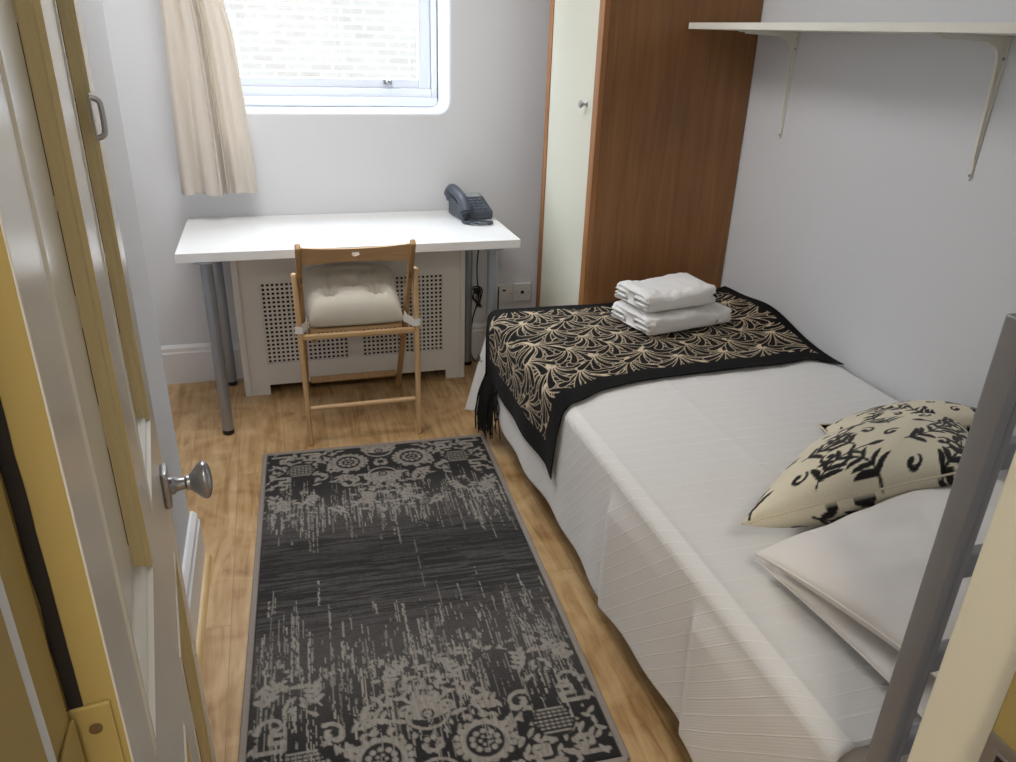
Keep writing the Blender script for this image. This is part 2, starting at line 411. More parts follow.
bm = B(); box(bm, -1.0, 1.9, -1.5, 3.62, -0.08, 0.0); structure('floor', bm, MT['floor'], smooth=False)
bm = B(); box(bm, -1.0, 1.9, -1.5, 3.62, CEIL, CEIL + 0.1); structure('ceiling', bm, MT['ceil'], smooth=False)
bm = B(); box(bm, WR, WR + 0.15, NEAR - 0.15, WB + 0.2, 0, CEIL); structure('wall_right', bm, MT['wall'], smooth=False)
# left wall: near stretch stands proud, the far stretch is set back
bm = B(); prism(bm, [(WL, NEAR - 0.0), (WL, 2.048), (RECESS, 2.048), (RECESS, WB + 0.2), (RECESS - 0.15, WB + 0.2), (RECESS - 0.15, NEAR - 0.0)], 0, CEIL, lambda u, v, h: (u, v, h))
structure('wall_left', bm, MT['wall'], smooth=False, bevel=0.004)

# back wall with a rounded window opening
OX0, OX1, OZ0, OZ1 = -0.22, 0.742, 1.155, 2.12
def rrect(e, r, y, ns=6):
    pts = []
    for cx, cz, a0 in ((OX1 + e - r, OZ1 + e - r, 0), (OX0 - e + r, OZ1 + e - r, 90), (OX0 - e + r, OZ0 - e + r, 180), (OX1 + e - r, OZ0 - e + r, 270)):
        for k in range(ns + 1):
            a = math.radians(a0 + 90 * k / ns); pts.append((cx + r * math.cos(a), y, cz + r * math.sin(a)))
    return pts
bm = B()
rings = []
for e, y in ((0.018, WB), (0.010, WB + 0.003), (0.004, WB + 0.010), (0.0, WB + 0.024), (-0.004, WB + 0.26)):
    rings.append([bm.verts.new(p) for p in rrect(e, 0.045 + e, y)])
for a, b in zip(rings, rings[1:]):
    for k in range(len(a)): bm.faces.new((a[k], a[(k + 1) % len(a)], b[(k + 1) % len(b)], b[k]))
outer = [bm.verts.new(p) for p in ((1.9, WB, CEIL), (-1.0, WB, CEIL), (-1.0, WB, 0), (1.9, WB, 0))]
oe = [bm.edges.new((outer[i], outer[(i + 1) % 4])) for i in range(4)]
ie = [bm.edges.get((rings[0][k], rings[0][(k + 1) % len(rings[0])])) for k in range(len(rings[0]))]
bmesh.ops.triangle_fill(bm, use_beauty=True, use_dissolve=False, edges=oe + ie)
back = [bm.verts.new((v.co.x, WB + 0.26, v.co.z)) for v in outer]
be = [bm.edges.new((back[i], back[(i + 1) % 4])) for i in range(4)]
ie = [bm.edges.get((rings[-1][k], rings[-1][(k + 1) % len(rings[-1])])) for k in range(len(rings[-1]))]
bmesh.ops.triangle_fill(bm, use_beauty=True, use_dissolve=False, edges=be + ie)
for i in range(4): bm.faces.new((outer[i], outer[(i + 1) % 4], back[(i + 1) % 4], back[i]))
structure('wall_back', bm, MT['wall'], ang=30)

# near wall on both sides of the doorway, with the hallway behind the camera
LJ, RJ = -0.1370, 0.600
bm = B(); box(bm, WR + 0.01, RJ + 0.035, NEAR - 0.15, NEAR, 0, CEIL); box(bm, RECESS - 0.15, LJ - 0.035, NEAR - 0.15, NEAR - 0.04, 0, CEIL)
box(bm, LJ - 0.035, RJ + 0.035, NEAR - 0.15, NEAR - 0.03, 2.06, CEIL)
structure('wall_near', bm, MT['wall'], smooth=False)
bm = B(); box(bm, -0.98, -0.9, -1.4, NEAR - 0.15, 0, CEIL); structure('wall_hall_left', bm, MT['wall'], smooth=False)
bm = B(); box(bm, 1.3, 1.38, -1.4, NEAR - 0.15, 0, CEIL); structure('wall_hall_right', bm, MT['wall'], smooth=False)
bm = B(); box(bm, -0.98, 1.38, -1.48, -1.4, 0, CEIL); structure('wall_hall_back', bm, MT['wall'], smooth=False)

# skirting boards
def skirt_profile(h=0.16, t=0.020):
    return [(0, 0), (t, 0), (t, h - 0.035), (t * 0.8, h - 0.028), (t * 0.75, h - 0.012), (t * 0.45, h - 0.004), (t * 0.3, h), (0, h)]
bm = B(); prism(bm, [(a, b) for a, b in skirt_profile(0.178)], RECESS + 0.001, -0.20, lambda u, v, h: (h, WB - u, v))
prism(bm, [(a, b) for a, b in skirt_profile(0.178)], 0.77, 1.10, lambda u, v, h: (h, WB - u, v))
structure('baseboard_back', bm, MT['skirting'], smooth=False)
bm = B(); prism(bm, skirt_profile(0.165, 0.024), NEAR + 0.002, 2.072, lambda u, v, h: (WL + u, h, v)); structure('baseboard_left', bm, MT['skirting'], ang=30)
bm = B(); prism(bm, [(0, 0)] + [(0.018 * math.cos(k * PI / 12), 0.018 * math.sin(k * PI / 12)) for k in range(7)], 0.45, 2.06, lambda u, v, h: (WL + 0.024 + u, h, v))
structure('trim_1', bm, MT['oakbead'], ang=50)
bm = B(); prism(bm, skirt_profile(0.165), NEAR + 0.002, 2.62, lambda u, v, h: (WR - u, h, v)); structure('baseboard_right', bm, MT['skirting'], ang=30)

# window
win = root('window_1', (0.26, 3.62, OZ0), kind='structure')
FY = 3.60
def ring(bm, x0, x1, z0, z1, w, y0, y1):
    wl, wr, wb, wt = w
    box(bm, x0, x0 + wl, y0, y1, z0, z1); box(bm, x1 - wr, x1, y0, y1, z0, z1)
    box(bm, x0 + wl, x1 - wr, y0, y1, z0, z0 + wb); box(bm, x0 + wl, x1 - wr, y0, y1, z1 - wt, z1)
bm = B(); ring(bm, OX0 + 0.005, OX1 - 0.007, OZ0 + 0.004, OZ1 - 0.004, (0.026, 0.026, 0.075, 0.04), FY, FY + 0.07)
box(bm, OX0 + 0.01, OX1 - 0.01, FY - 0.018, FY + 0.001, OZ0 + 0.004, OZ0 + 0.042)
obj('window_frame', bm, MT['frame'], win, bevel=0.004, smooth=False)
bm = B(); ring(bm, OX0 + 0.031, OX1 - 0.034, OZ0 + 0.078, OZ1 - 0.044, (0.052, 0.054, 0.040, 0.05), FY + 0.012, FY + 0.055)
sash = obj('sash', bm, MT['frame'], win, bevel=0.004, smooth=False)
bm = B(); box(bm, OX0 + 0.08, OX1 - 0.085, FY + 0.03, FY + 0.034, OZ0 + 0.115, OZ1 - 0.09); obj('pane', bm, MT['glass'], sash, smooth=False)
bm = B(); box(bm, 0.497, 0.533, FY + 0.000, FY + 0.012, OZ0 + 0.095, OZ0 + 0.112); tube(bm, [(0.515, FY + 0.004, OZ0 + 0.103), (0.515, FY - 0.022, OZ0 + 0.107)], 0.006, 10)
lathe(bm, [(0, 0), (0.010, 0.002), (0.011, 0.008), (0.007, 0.013), (0, 0.014)], (0.515, FY - 0.018, OZ0 + 0.107), (0, -1, 0.2), 14)
obj('window_catch', bm, MT['metal'], win, ang=40)

# brick house across the yard
bm = B(); box(bm, -9, 12, 8.6, 8.9, -4, 5.2); structure('wall_outside', bm, MT['brick'], smooth=False)
bm = B(); box(bm, -9, 12, 3.7, 8.6, -4.2, -4.0); structure('ground', bm, MT['ceil'], smooth=False)

# ------------------------------------------------------------------ doorway and open door
jam = root('door_frame', (0.25, 0.3, 0), kind='structure')
bm = B(); box(bm, LJ - 0.035, LJ, 0.319, 0.366, 0, 2.06); obj('jamb', bm, MT['jamb'], jam, bevel=0.002, smooth=False)
bm = B(); box(bm, LJ - 0.035, LJ + 0.004, 0.25, 0.319, 0, 2.06); obj('door_stop', bm, MT['jamb'], jam, bevel=0.002, smooth=False)
bm = B(); box(bm, LJ + 0.0005, LJ + 0.003, 0.3195, 0.3285, 1.122, 2.05); obj('daylight_strip', bm, MT['paleblue'], jam, smooth=False)  # pale strip painted in place of daylight reflected on the jamb
bm = B(); box(bm, RJ, RJ + 0.035, 0.36, 0.435, 0, 2.06); obj('jamb', bm, MT['jambpale'], jam, bevel=0.003, smooth=False)
bm = B(); box(bm, RJ - 0.012, RJ + 0.035, 0.25, 0.36, 0, 2.06); obj('door_stop', bm, MT['jamb'], jam, bevel=0.003, smooth=False)
bm = B(); box(bm, LJ, RJ, 0.25, 0.40, 2.03, 2.06); obj('head', bm, MT['jambpale'], jam, bevel=0.002, smooth=False)
# strike plate on the latch jamb
bm = B(); box(bm, RJ - 0.0145, RJ - 0.0125, 0.322, 0.358, 0.848, 0.908); box(bm, RJ - 0.016, RJ - 0.0125, 0.335, 0.349, 0.860, 0.864); box(bm, RJ - 0.016, RJ - 0.0125, 0.335, 0.349, 0.892, 0.896)
sp = obj('strike_plate', bm, MT['metal'], jam, bevel=0.001, smooth=False)
bm = B(); box(bm, RJ - 0.0148, RJ - 0.0144, 0.331, 0.345, 0.865, 0.891); obj('latch_hole', bm, MT['dark'], sp, smooth=False)

DA = math.radians(-6.9)
DT = Vector((math.sin(DA), math.cos(DA), 0)); DN = Vector((math.cos(DA), -math.sin(DA), 0))     # along the door; out of its hall face
KP = Vector((-0.194, 1.037, 0.868)); HP = KP - DT * 0.665; HP.z = 0.0
def dp(s, n, z): return HP + DT * s + DN * n + Vector((0, 0, z))
door = root('door_1', HP, kind='structure')
DW, DH, DTK = 0.765, 2.02, 0.042
panels = [(0.085, 0.320, 0.977, 1.86), (0.425, 0.655, 0.977, 1.86), (0.085, 0.320, 0.22, 0.765), (0.425, 0.655, 0.22, 0.765)]
# leaf: stiles and rails with recessed panels and stepped mouldings on the hall face
bm = B()
def leaf_face(bm, n):
    ss = sorted({0.0, DW} | {p[0] for p in panels} | {p[1] for p in panels}); zs = sorted({0.008, DH} | {p[2] for p in panels} | {p[3] for p in panels})
    V = {(i, j): bm.verts.new(dp(s, n, z)) for i, s in enumerate(ss) for j, z in enumerate(zs)}
    holes = []
    for i in range(len(ss) - 1):
        for j in range(len(zs) - 1):
            c = ((ss[i] + ss[i + 1]) / 2, (zs[j] + zs[j + 1]) / 2)
            q = [V[i, j], V[i + 1, j], V[i + 1, j + 1], V[i, j + 1]]
            if any(p[0] < c[0] < p[1] and p[2] < c[1] < p[3] for p in panels): holes.append(((ss[i], ss[i + 1], zs[j], zs[j + 1]), q))
            else: bm.faces.new(q)
    return V, ss, zs, holes
V, ss, zs, holes = leaf_face(bm, 0.0)
V2, _, _, holes2 = leaf_face(bm, -DTK)
ni, nj = len(ss) - 1, len(zs) - 1
for i in range(ni):
    bm.faces.new((V[i, 0], V[i + 1, 0], V2[i + 1, 0], V2[i, 0])); bm.faces.new((V[i, nj], V[i + 1, nj], V2[i + 1, nj], V2[i, nj]))
for j in range(nj):
    bm.faces.new((V[0, j], V[0, j + 1], V2[0, j + 1], V2[0, j])); bm.faces.new((V[ni, j], V[ni, j + 1], V2[ni, j + 1], V2[ni, j]))
leaf_pan = []
for hs, sgn, n0 in ((holes, 1, 0.0), (holes2, -1, -DTK)):
    for (a, b, c, d), q in hs:
        q2 = [bm.verts.new(dp(s, n0 - sgn * 0.014, z)) for s, z in ((a, c), (b, c), (b, d), (a, d))]
        for k in range(4): bm.faces.new((q[k], q[(k + 1) % 4], q2[(k + 1) % 4], q2[k]))
        bm.faces.new(q2)
leaf = obj('door_leaf', bm, MT['door'], door, smooth=False, bevel=0.0015)
# mouldings round each recessed panel: a profile swept round the rectangle with mitred corners
prof = [(0.0, -0.001), (0.003, 0.0015), (0.008, 0.0015), (0.010, -0.003), (0.015, -0.004), (0.019, -0.008), (0.021, -0.0125), (0.025, -0.0138)]
for (a, b, c, d) in panels:
    for side in range(4):
        bm = B(); rows = []
        for u, h in prof:
            lo = (a + u, c + u); hi = (b - u, d - u)
            e = {0: ((lo[0], lo[1]), (hi[0], lo[1])), 1: ((hi[0], lo[1]), (hi[0], hi[1])), 2: ((hi[0], hi[1]), (lo[0], hi[1])), 3: ((lo[0], hi[1]), (lo[0], lo[1]))}[side]
            rows.append([bm.verts.new(dp(s, h, z)) for s, z in e])
        for r0, r1 in zip(rows, rows[1:]): bm.faces.new((r0[0], r0[1], r1[1], r1[0]))
        obj('panel_moulding', bm, MT['doorlit'] if side == 1 else MT['door'], leaf, ang=20)  # hall-facing side painted warmer, as if lit from the hall
    # hairline crack in the old paint where moulding and panel meet
    bm = B(); z = c + 0.05
    while z < d - 0.02:
        L_ = random.uniform(0.06, 0.2)
        if random.random() < 0.6: prism(bm, [(b - 0.0258, -0.0139), (b - 0.0250, -0.0139), (b - 0.0250, -0.0134), (b - 0.0258, -0.0134)], z, min(z + L_, d - 0.02), lambda u, v, h: dp(u, v, h))
        z += L_ + random.uniform(0.01, 0.06)
    obj('paint_crack', bm, MT['crack'], leaf, smooth=False)
# hinge edge tinted with hall light, and painted shade of the gap beside it
bm = B(); prism(bm, [(-0.0008, -DTK + 0.001), (0.0, -DTK + 0.001), (0.0, -0.001), (-0.0008, -0.001)], 0.01, DH - 0.002, lambda u, v, h: dp(u, v, h)); obj('hinge_edge', bm, MT['jamb'], door, smooth=False)
bm = B()
zz = np.linspace(1.121, DH - 0.01, 60)
ra = [(bm.verts.new(dp(-0.0016, -0.0175 + 0.0006 * mnoise.noise((z * 40, 0, 0)), z)), bm.verts.new(dp(-0.0016, -0.0252 + 0.0010 * mnoise.noise((z * 33, 5, 0)), z))) for z in zz]
for p, q in zip(ra, ra[1:]): bm.faces.new((p[0], p[1], q[1], q[0]))
obj('gap_shade_strip', bm, MT['dark'], door, smooth=False)  # black strip stands for the shade between door and jamb
# painted butt hinge: one leaf on the door edge, one on the jamb, and the knuckle
for zc in (1.072, 0.22, 1.82):
    hg = None
    bm = B(); prism(bm, [(-0.0035, -0.036), (-0.0008, -0.036), (-0.0008, -0.004), (-0.0035, -0.004)], zc - 0.05, zc + 0.05, lambda u, v, h: dp(u, v, h))
    hg = obj('hinge', bm, MT['jamb'], door, bevel=0.0015, smooth=False)
    bm = B(); box(bm, LJ, LJ + 0.0024, 0.328, 0.365, zc - 0.05, zc + 0.05); obj('hinge_leaf', bm, MT['jamb'], hg, bevel=0.001, smooth=False)
    bm = B(); tube(bm, [(LJ - 0.012, 0.368, zc - 0.05), (LJ - 0.012, 0.368, zc + 0.05)], 0.006, 12); obj('knuckle', bm, MT['jamb'], hg)
    for dz, n in ((0.033, -0.014), (0.0, -0.022), (-0.033, -0.014)):
        bm = B(); lathe(bm, [(0.0, -0.0002), (0.0036, 0.0), (0.0036, 0.0012), (0, 0.0016)], dp(-0.0034, n, zc + dz), -DT, 12); obj('screw', bm, MT['crack'], hg)
# knob, its spindle and back plate
for sgn, n0 in ((1, 0.0), (-1, -DTK)):
    o = dp(0.665, n0, KP.z); ax = DN * sgn
    bm = B(); prism(bm, [(0.640 + 0.05 * (0.5 - 0.5 * math.cos(0)), 0)] * 0 + [(0.646 + (0.038 if k in (0, 1) else 0), (0.029 if k in (1, 2) else -0.029)) for k in range(4)], 0.0, 0.010, lambda u, v, h: dp(u, n0 + sgn * h, KP.z + v))
    kp = obj('knob_plate', bm, MT['metal'], door, bevel=0.004, seg=3, smooth=True)
    bm = B(); lathe(bm, [(0.013, 0.008), (0.014, 0.014), (0.010, 0.019), (0.0085, 0.030), (0.0115, 0.033), (0.0115, 0.037), (0.009, 0.040)], o, ax, 20)
    obj('spindle', bm, MT['metal'], kp)
    bm = B(); lathe(bm, [(0.008, 0.033), (0.010, 0.038), (0.017, 0.045), (0.0235, 0.052), (0.0252, 0.057), (0.0235, 0.062), (0.015, 0.0665), (0, 0.068)], (0, 0, 0), (0, 0, 1), 28)
    # egg shaped: stretched along the height
    az = Vector((0, 0, 1)); sx = az.cross(ax)
    M4 = Matrix((( sx.x * 0.95, az.x, ax.x, o.x), (sx.y * 0.95, az.y, ax.y, o.y), (sx.z, az.z * 1.22, ax.z, o.z), (0, 0, 0, 1)))
    bm.transform(M4); obj('knob', bm, MT['metal'], door, subd=1, ang=180)
# chromed bolt handle higher up on the far stile
bm = B(); prism(bm, [(0.622, 0), (0.634, 0), (0.634, 0.002), (0.622, 0.002)], 1.350, 1.402, lambda u, v, h: dp(u, v, h))
bp_ = obj('bolt_plate', bm, MT['metal'], door, bevel=0.0008)
bm = B(); tube(bm, spline([dp(0.628, 0.001, 1.398), dp(0.628, 0.008, 1.395), dp(0.628, 0.0105, 1.388), dp(0.628, 0.0105, 1.364), dp(0.628, 0.008, 1.357), dp(0.628, 0.001, 1.354)], 5), 0.0032, 10)
obj('bolt_handle', bm, MT['metal'], door)

# ------------------------------------------------------------------ curtain on its rail
def curtain_surface():
    n, mth = 220, 60
    s = np.linspace(0, 1, n)[None, :]; t = np.linspace(0, 1, mth)[:, None]       # s across, t downwards
    z = 2.17 + (0.848 - 2.17) * t
    xl = np.interp(t, [0, 0.47, 0.8, 1], [-0.335, -0.338, -0.347, -0.352]); xr = np.interp(t, [0, 0.47, 0.55, 0.66, 0.76, 0.9, 1], [-0.140, -0.118, -0.098, -0.088, -0.080, -0.074, -0.072])
    ph = s * 3.1 + 0.15 + 0.35 * np.sin(2.1 * s + 1.2 * t)
    amp = 0.020 + 0.010 * t
    fold = np.sin(2 * PI * ph) * 0.75 + np.sin(2 * PI * ph * 0.5 + 1) * 0.5
    fold = np.tanh(fold * 1.5)
    for c_, w_, h_ in ((0.50, 0.022, -1.2), (0.60, 0.020, -1.1), (0.17, 0.05, 0.8), (0.82, 0.06, 0.9)):
        fold = fold + h_ * np.exp(-((s + 0.05 * (1 - t) - c_) / w_) ** 2)
    x = xl + (xr - xl) * (s + 0.022 * np.sin(2 * PI * ph + 1.4)) + 0 * z
    y = 3.315 + amp * fold + 0.0 * z
    zz = z + 0.004 * np.sin(9 * s) * t
    return x, y, zz + 0 * s
X, Y, Z = curtain_surface()
cur = root('curtain', (-0.21, 3.315, 0.85), 'cream cotton curtain hanging in folds at the edge of the window', 'curtain')
me = grid_mesh('cloth', X, Y, Z, off=cur.location)
c = obj('cloth', me, MT['curtain'], cur, ang=180)
md = c.modifiers.new('thick', 'SOLIDIFY'); md.thickness = 0.0015
me = grid_mesh('hem', *(lambda a, b, z_: (a, b - 0.003, z_))(X[-4:], Y[-4:], Z[-4:]), off=cur.location); obj('hem', me, MT['curtain'], cur, ang=180)
for k in range(6):
    x = -0.32 + 0.036 * k
    bm = B(); tube(bm, [(x, 3.315 + 0.017 * math.cos(a), 2.19 + 0.017 * math.sin(a)) for a in np.linspace(0, 2 * PI, 17)], 0.002, 6, cap=False); obj('curtain_ring', bm, MT['metal'], cur)
rail = root('curtain_rail', (0.26, 3.36, 2.19), 'slim steel curtain rail above the window', 'curtain rail')
bm = B(); tube(bm, [(-0.40, 3.315, 2.2), (0.95, 3.315, 2.2)], 0.010, 14); obj('rod', bm, MT['metal'], rail)
for x in (-0.38, 0.93):
    bm = B(); tube(bm, [(x, 3.315, 2.2), (x, WB - 0.0005, 2.2)], 0.007, 10); lathe(bm, [(0.022, 0), (0.022, 0.005), (0, 0.006)], (x, WB, 2.2), (0, -1, 0), 16); obj('bracket', bm, MT['metal'], rail)

# ------------------------------------------------------------------ desk
DX0, DX1, DY0, DY1, DZ = -0.358, 0.909, 2.836, 3.408, 0.735
desk = root('desk', ((DX0 + DX1) / 2, 3.12, 0), 'white rectangular desk on four round grey legs below the window', 'desk')
bm = B(); box(bm, DX0, DX1, DY0, DY1, DZ - 0.034, DZ); obj('desk_top', bm, MT['deskw'], desk, bevel=0.002, smooth=False)
for x, y in ((-0.262, 2.864), (-0.262, 3.335), (0.806, 2.872), (0.818, 3.335)):
    bm = B(); tube(bm, [(x, y, 0.018), (x, y, DZ - 0.036)], 0.0215, 28); lathe(bm, [(0.045, 0), (0.045, 0.003), (0.0225, 0.004)], (x, y, DZ - 0.0385), (0, 0, 1), 28)
    lg = obj('leg', bm, MT['legmetal'], desk, ang=40)
    bm = B(); lathe(bm, [(0.018, 0.0), (0.022, 0.003), (0.022, 0.02), (0.0, 0.021)], (x, y, 0.0), (0, 0, 1), 24); obj('foot', bm, MT['blackp'], lg, ang=40)

# ------------------------------------------------------------------ radiator cover
RX0, RX1, RY, RZ = -0.198, 0.768, 3.192, 0.655
rad = root('radiator_cover', (0.285, 3.3, 0), 'white radiator cabinet with two perforated grilles under the desk', 'radiator cover')
GR = [(-0.113, 0.246), (0.312, 0.668)]; GZ0, GZ1 = 0.145, 0.500
bm = B(); T_ = 0.018
box(bm, RX0, RX0 + 0.10, RY, RY + T_, 0, RZ - 0.02); box(bm, RX1 - 0.085, RX1, RY, RY + T_, 0, RZ - 0.02)       # stiles run down as feet
xa, xb = RX0 + 0.10, RX1 - 0.085
box(bm, xa, xb, RY, RY + T_, 0.045, GZ0); box(bm, xa, xb, RY, RY + T_, GZ1, RZ - 0.02); box(bm, GR[0][1], GR[1][0], RY, RY + T_, GZ0, GZ1)
if GR[0][0] > xa: box(bm, xa, GR[0][0], RY, RY + T_, GZ0, GZ1)
if GR[1][1] < xb: box(bm, GR[1][1], xb, RY, RY + T_, GZ0, GZ1)
obj('front_panel', bm, MT['radw'], rad, smooth=False)
for xa_, xb_ in ((RX0 - 0.004, RX0 + 0.022), (RX1 - 0.018, RX1 + 0.002)):
    bm = B(); box(bm, xa_, xb_, RY - 0.006, RY + 0.002, 0.0, RZ - 0.02); obj('edge_trim', bm, MT['radw'], rad, bevel=0.002, smooth=False)
for x in (RX0, RX1 - 0.018):
    bm = B(); box(bm, x, x + 0.018, RY + T_, WB - 0.024, 0, RZ - 0.02); obj('side_panel', bm, MT['radw'], rad, smooth=False)
bm = B(); box(bm, RX0 - 0.012, RX1 + 0.012, RY - 0.014, WB - 0.022, RZ - 0.02, RZ); obj('lid', bm, MT['radw'], rad, bevel=0.004, smooth=False)
bm = B(); box(bm, RX0 + 0.02, RX1 - 0.02, RY + 0.12, RY + 0.125, 0.01, RZ - 0.03); obj('shade_backing', bm, MT['dark'], rad, smooth=False)  # dark sheet standing in for the shaded inside behind the grilles
def perforated(bm, x0, x1, z0, z1, nx, nz, y, hole=0.55):
    xs = [x0]; zs_ = [z0]
    px = (x1 - x0) / nx; pz = (z1 - z0) / nz
    for i in range(nx): xs += [x0 + px * (i + 0.5 - hole / 2), x0 + px * (i + 0.5 + hole / 2)]
    for j in range(nz): zs_ += [z0 + pz * (j + 0.5 - hole / 2), z0 + pz * (j + 0.5 + hole / 2)]
    xs.append(x1); zs_.append(z1)
    Vv = [[bm.verts.new((x, y, z)) for x in xs] for z in zs_]
    for j in range(len(zs_) - 1):
        for i in range(len(xs) - 1):
            if i % 2 == 1 and j % 2 == 1: continue
            bm.faces.new((Vv[j][i], Vv[j][i + 1], Vv[j + 1][i + 1], Vv[j + 1][i]))
for x0, x1 in GR:
    bm = B(); perforated(bm, x0 - 0.002, x1 + 0.002, GZ0 - 0.002, GZ1 + 0.002, 19, 19, RY + 0.010)
    g = obj('grille', bm, MT['radw'], rad, smooth=False); md = g.modifiers.new('thick', 'SOLIDIFY'); md.thickness = 0.003

# ------------------------------------------------------------------ folding chair and its cushion
CX0, CX1 = 0.047, 0.459
ch = root('folding_chair', (0.25, 2.9, 0), 'pale wooden folding chair pushed under the white desk', 'chair')
def ya(z): return 2.735 + (0.66 - z) * 0.62          # the long back-and-front-leg frame
def yb(z): return 2.700 + 0.032 * z / 0.66           # the short frame near the camera
for sx, x in ((1, CX0 + 0.008), (-1, CX1 - 0.008)):
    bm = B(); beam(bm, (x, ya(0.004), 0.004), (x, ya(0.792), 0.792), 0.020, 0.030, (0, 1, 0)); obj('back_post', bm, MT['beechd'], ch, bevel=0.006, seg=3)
for x in (CX0 - 0.0125, CX1 + 0.0125):
    bm = B(); beam(bm, (x + (0.012 if x < 0.2 else -0.004), yb(0), 0.0), (x, yb(0.675), 0.675), 0.019, 0.030, (0, 1, 0)); obj('leg', bm, MT['beech'], ch, bevel=0.006, seg=3)
# curved top rail with the small heart-shaped grip hole
bm = B(); NX, NZ = 44, 16
xs = np.linspace(CX0 + 0.016, CX1 - 0.016, NX); hx, hz = 0.253, 0.742
def rail_pt(x, v, side):
    u = (x - 0.253) / 0.195; bow = 0.020 * (1 - u * u)
    zt = 0.785 - 0.018 * (1 - u * u); zb = 0.708 + 0.004 * (1 - u * u); z = zb + (zt - zb) * v
    return (x, ya(z) + bow + side * 0.012 - 0.004, z)
F = [[bm.verts.new(rail_pt(x, v, 0)) for x in xs] for v in np.linspace(0, 1, NZ)]
G = [[bm.verts.new(rail_pt(x, v, 1)) for x in xs] for v in np.linspace(0, 1, NZ)]
def heart(x, z):
    a = (x - hx) / 0.016; b = (z - hz) / 0.013
    return (a * a + b * b - 0.55) ** 3 - a * a * b ** 3 < 0
HO = set()
for j in range(NZ - 1):
    for i in range(NX - 1):
        cx_ = (xs[i] + xs[i + 1]) / 2; cz_ = (F[j][i].co.z + F[j + 1][i].co.z) / 2
        if heart(cx_, cz_): HO.add((i, j)); continue
        bm.faces.new((F[j][i], F[j][i + 1], F[j + 1][i + 1], F[j + 1][i])); bm.faces.new((G[j][i], G[j][i + 1], G[j + 1][i + 1], G[j + 1][i]))
for i, j in HO:
    for (di, dj, p, q) in ((-1, 0, (0, 0), (0, 1)), (1, 0, (1, 0), (1, 1)), (0, -1, (0, 0), (1, 0)), (0, 1, (0, 1), (1, 1))):
        if (i + di, j + dj) in HO: continue
        a, b = (i + p[0], j + p[1]), (i + q[0], j + q[1]); bm.faces.new((F[a[1]][a[0]], F[b[1]][b[0]], G[b[1]][b[0]], G[a[1]][a[0]]))
for j in range(NZ - 1):
    for i in (0, NX - 1): bm.faces.new((F[j][i], F[j + 1][i], G[j + 1][i], G[j][i]))
for i in range(NX - 1):
    for j in (0, NZ - 1): bm.faces.new((F[j][i], F[j][i + 1], G[j][i + 1], G[j][i]))
obj('back_rail', bm, MT['beechx'], ch, ang=40)
SZ = 0.432
for k in range(7):
    y0 = 2.800 + k * 0.048
    bm = B(); box(bm, CX0 + 0.034, CX1 - 0.034, y0, y0 + 0.040, SZ - 0.014, SZ); obj('seat_slat', bm, MT['beechx'], ch, bevel=0.003)
for x in (CX0 + 0.044, CX1 - 0.044):
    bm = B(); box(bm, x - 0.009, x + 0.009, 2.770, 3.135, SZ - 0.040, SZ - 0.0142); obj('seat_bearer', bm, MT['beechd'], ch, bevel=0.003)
bm = B(); beam(bm, (CX0 - 0.004, yb(0.43) + 0.002, 0.434), (CX1 + 0.004, yb(0.43) + 0.002, 0.434), 0.020, 0.020, (0, 0, 1)); obj('seat_rail', bm, MT['beechx'], ch, bevel=0.005, seg=3)
bm = B(); tube(bm, [(CX0 + 0.005, yb(0.15), 0.150), (CX1 - 0.005, yb(0.15), 0.150)], 0.0095, 14); obj('stretcher', bm, MT['beechx'], ch)
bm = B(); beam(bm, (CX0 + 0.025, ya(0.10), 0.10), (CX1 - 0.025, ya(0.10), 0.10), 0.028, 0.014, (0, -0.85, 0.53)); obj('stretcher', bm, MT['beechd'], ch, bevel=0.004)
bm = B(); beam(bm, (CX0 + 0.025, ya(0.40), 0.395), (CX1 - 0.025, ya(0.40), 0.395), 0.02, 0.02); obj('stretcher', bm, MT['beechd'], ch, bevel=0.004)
for x, s in ((CX0, 1), (CX1, -1)):
    bm = B(); lathe(bm, [(0, 0), (0.007, 0.001), (0.007, 0.004), (0.003, 0.004), (0.003, 0.034), (0.0, 0.034)], (x - s * 0.0145, yb(0.66), 0.655), (s, 0, 0), 14)
    box(bm, x + s * 0.0095, x + s * 0.0125, yb(0.66) - 0.018, yb(0.66) + 0.012, 0.640, 0.690); obj('pivot_bolt', bm, MT['rackdark'], ch, ang=40)

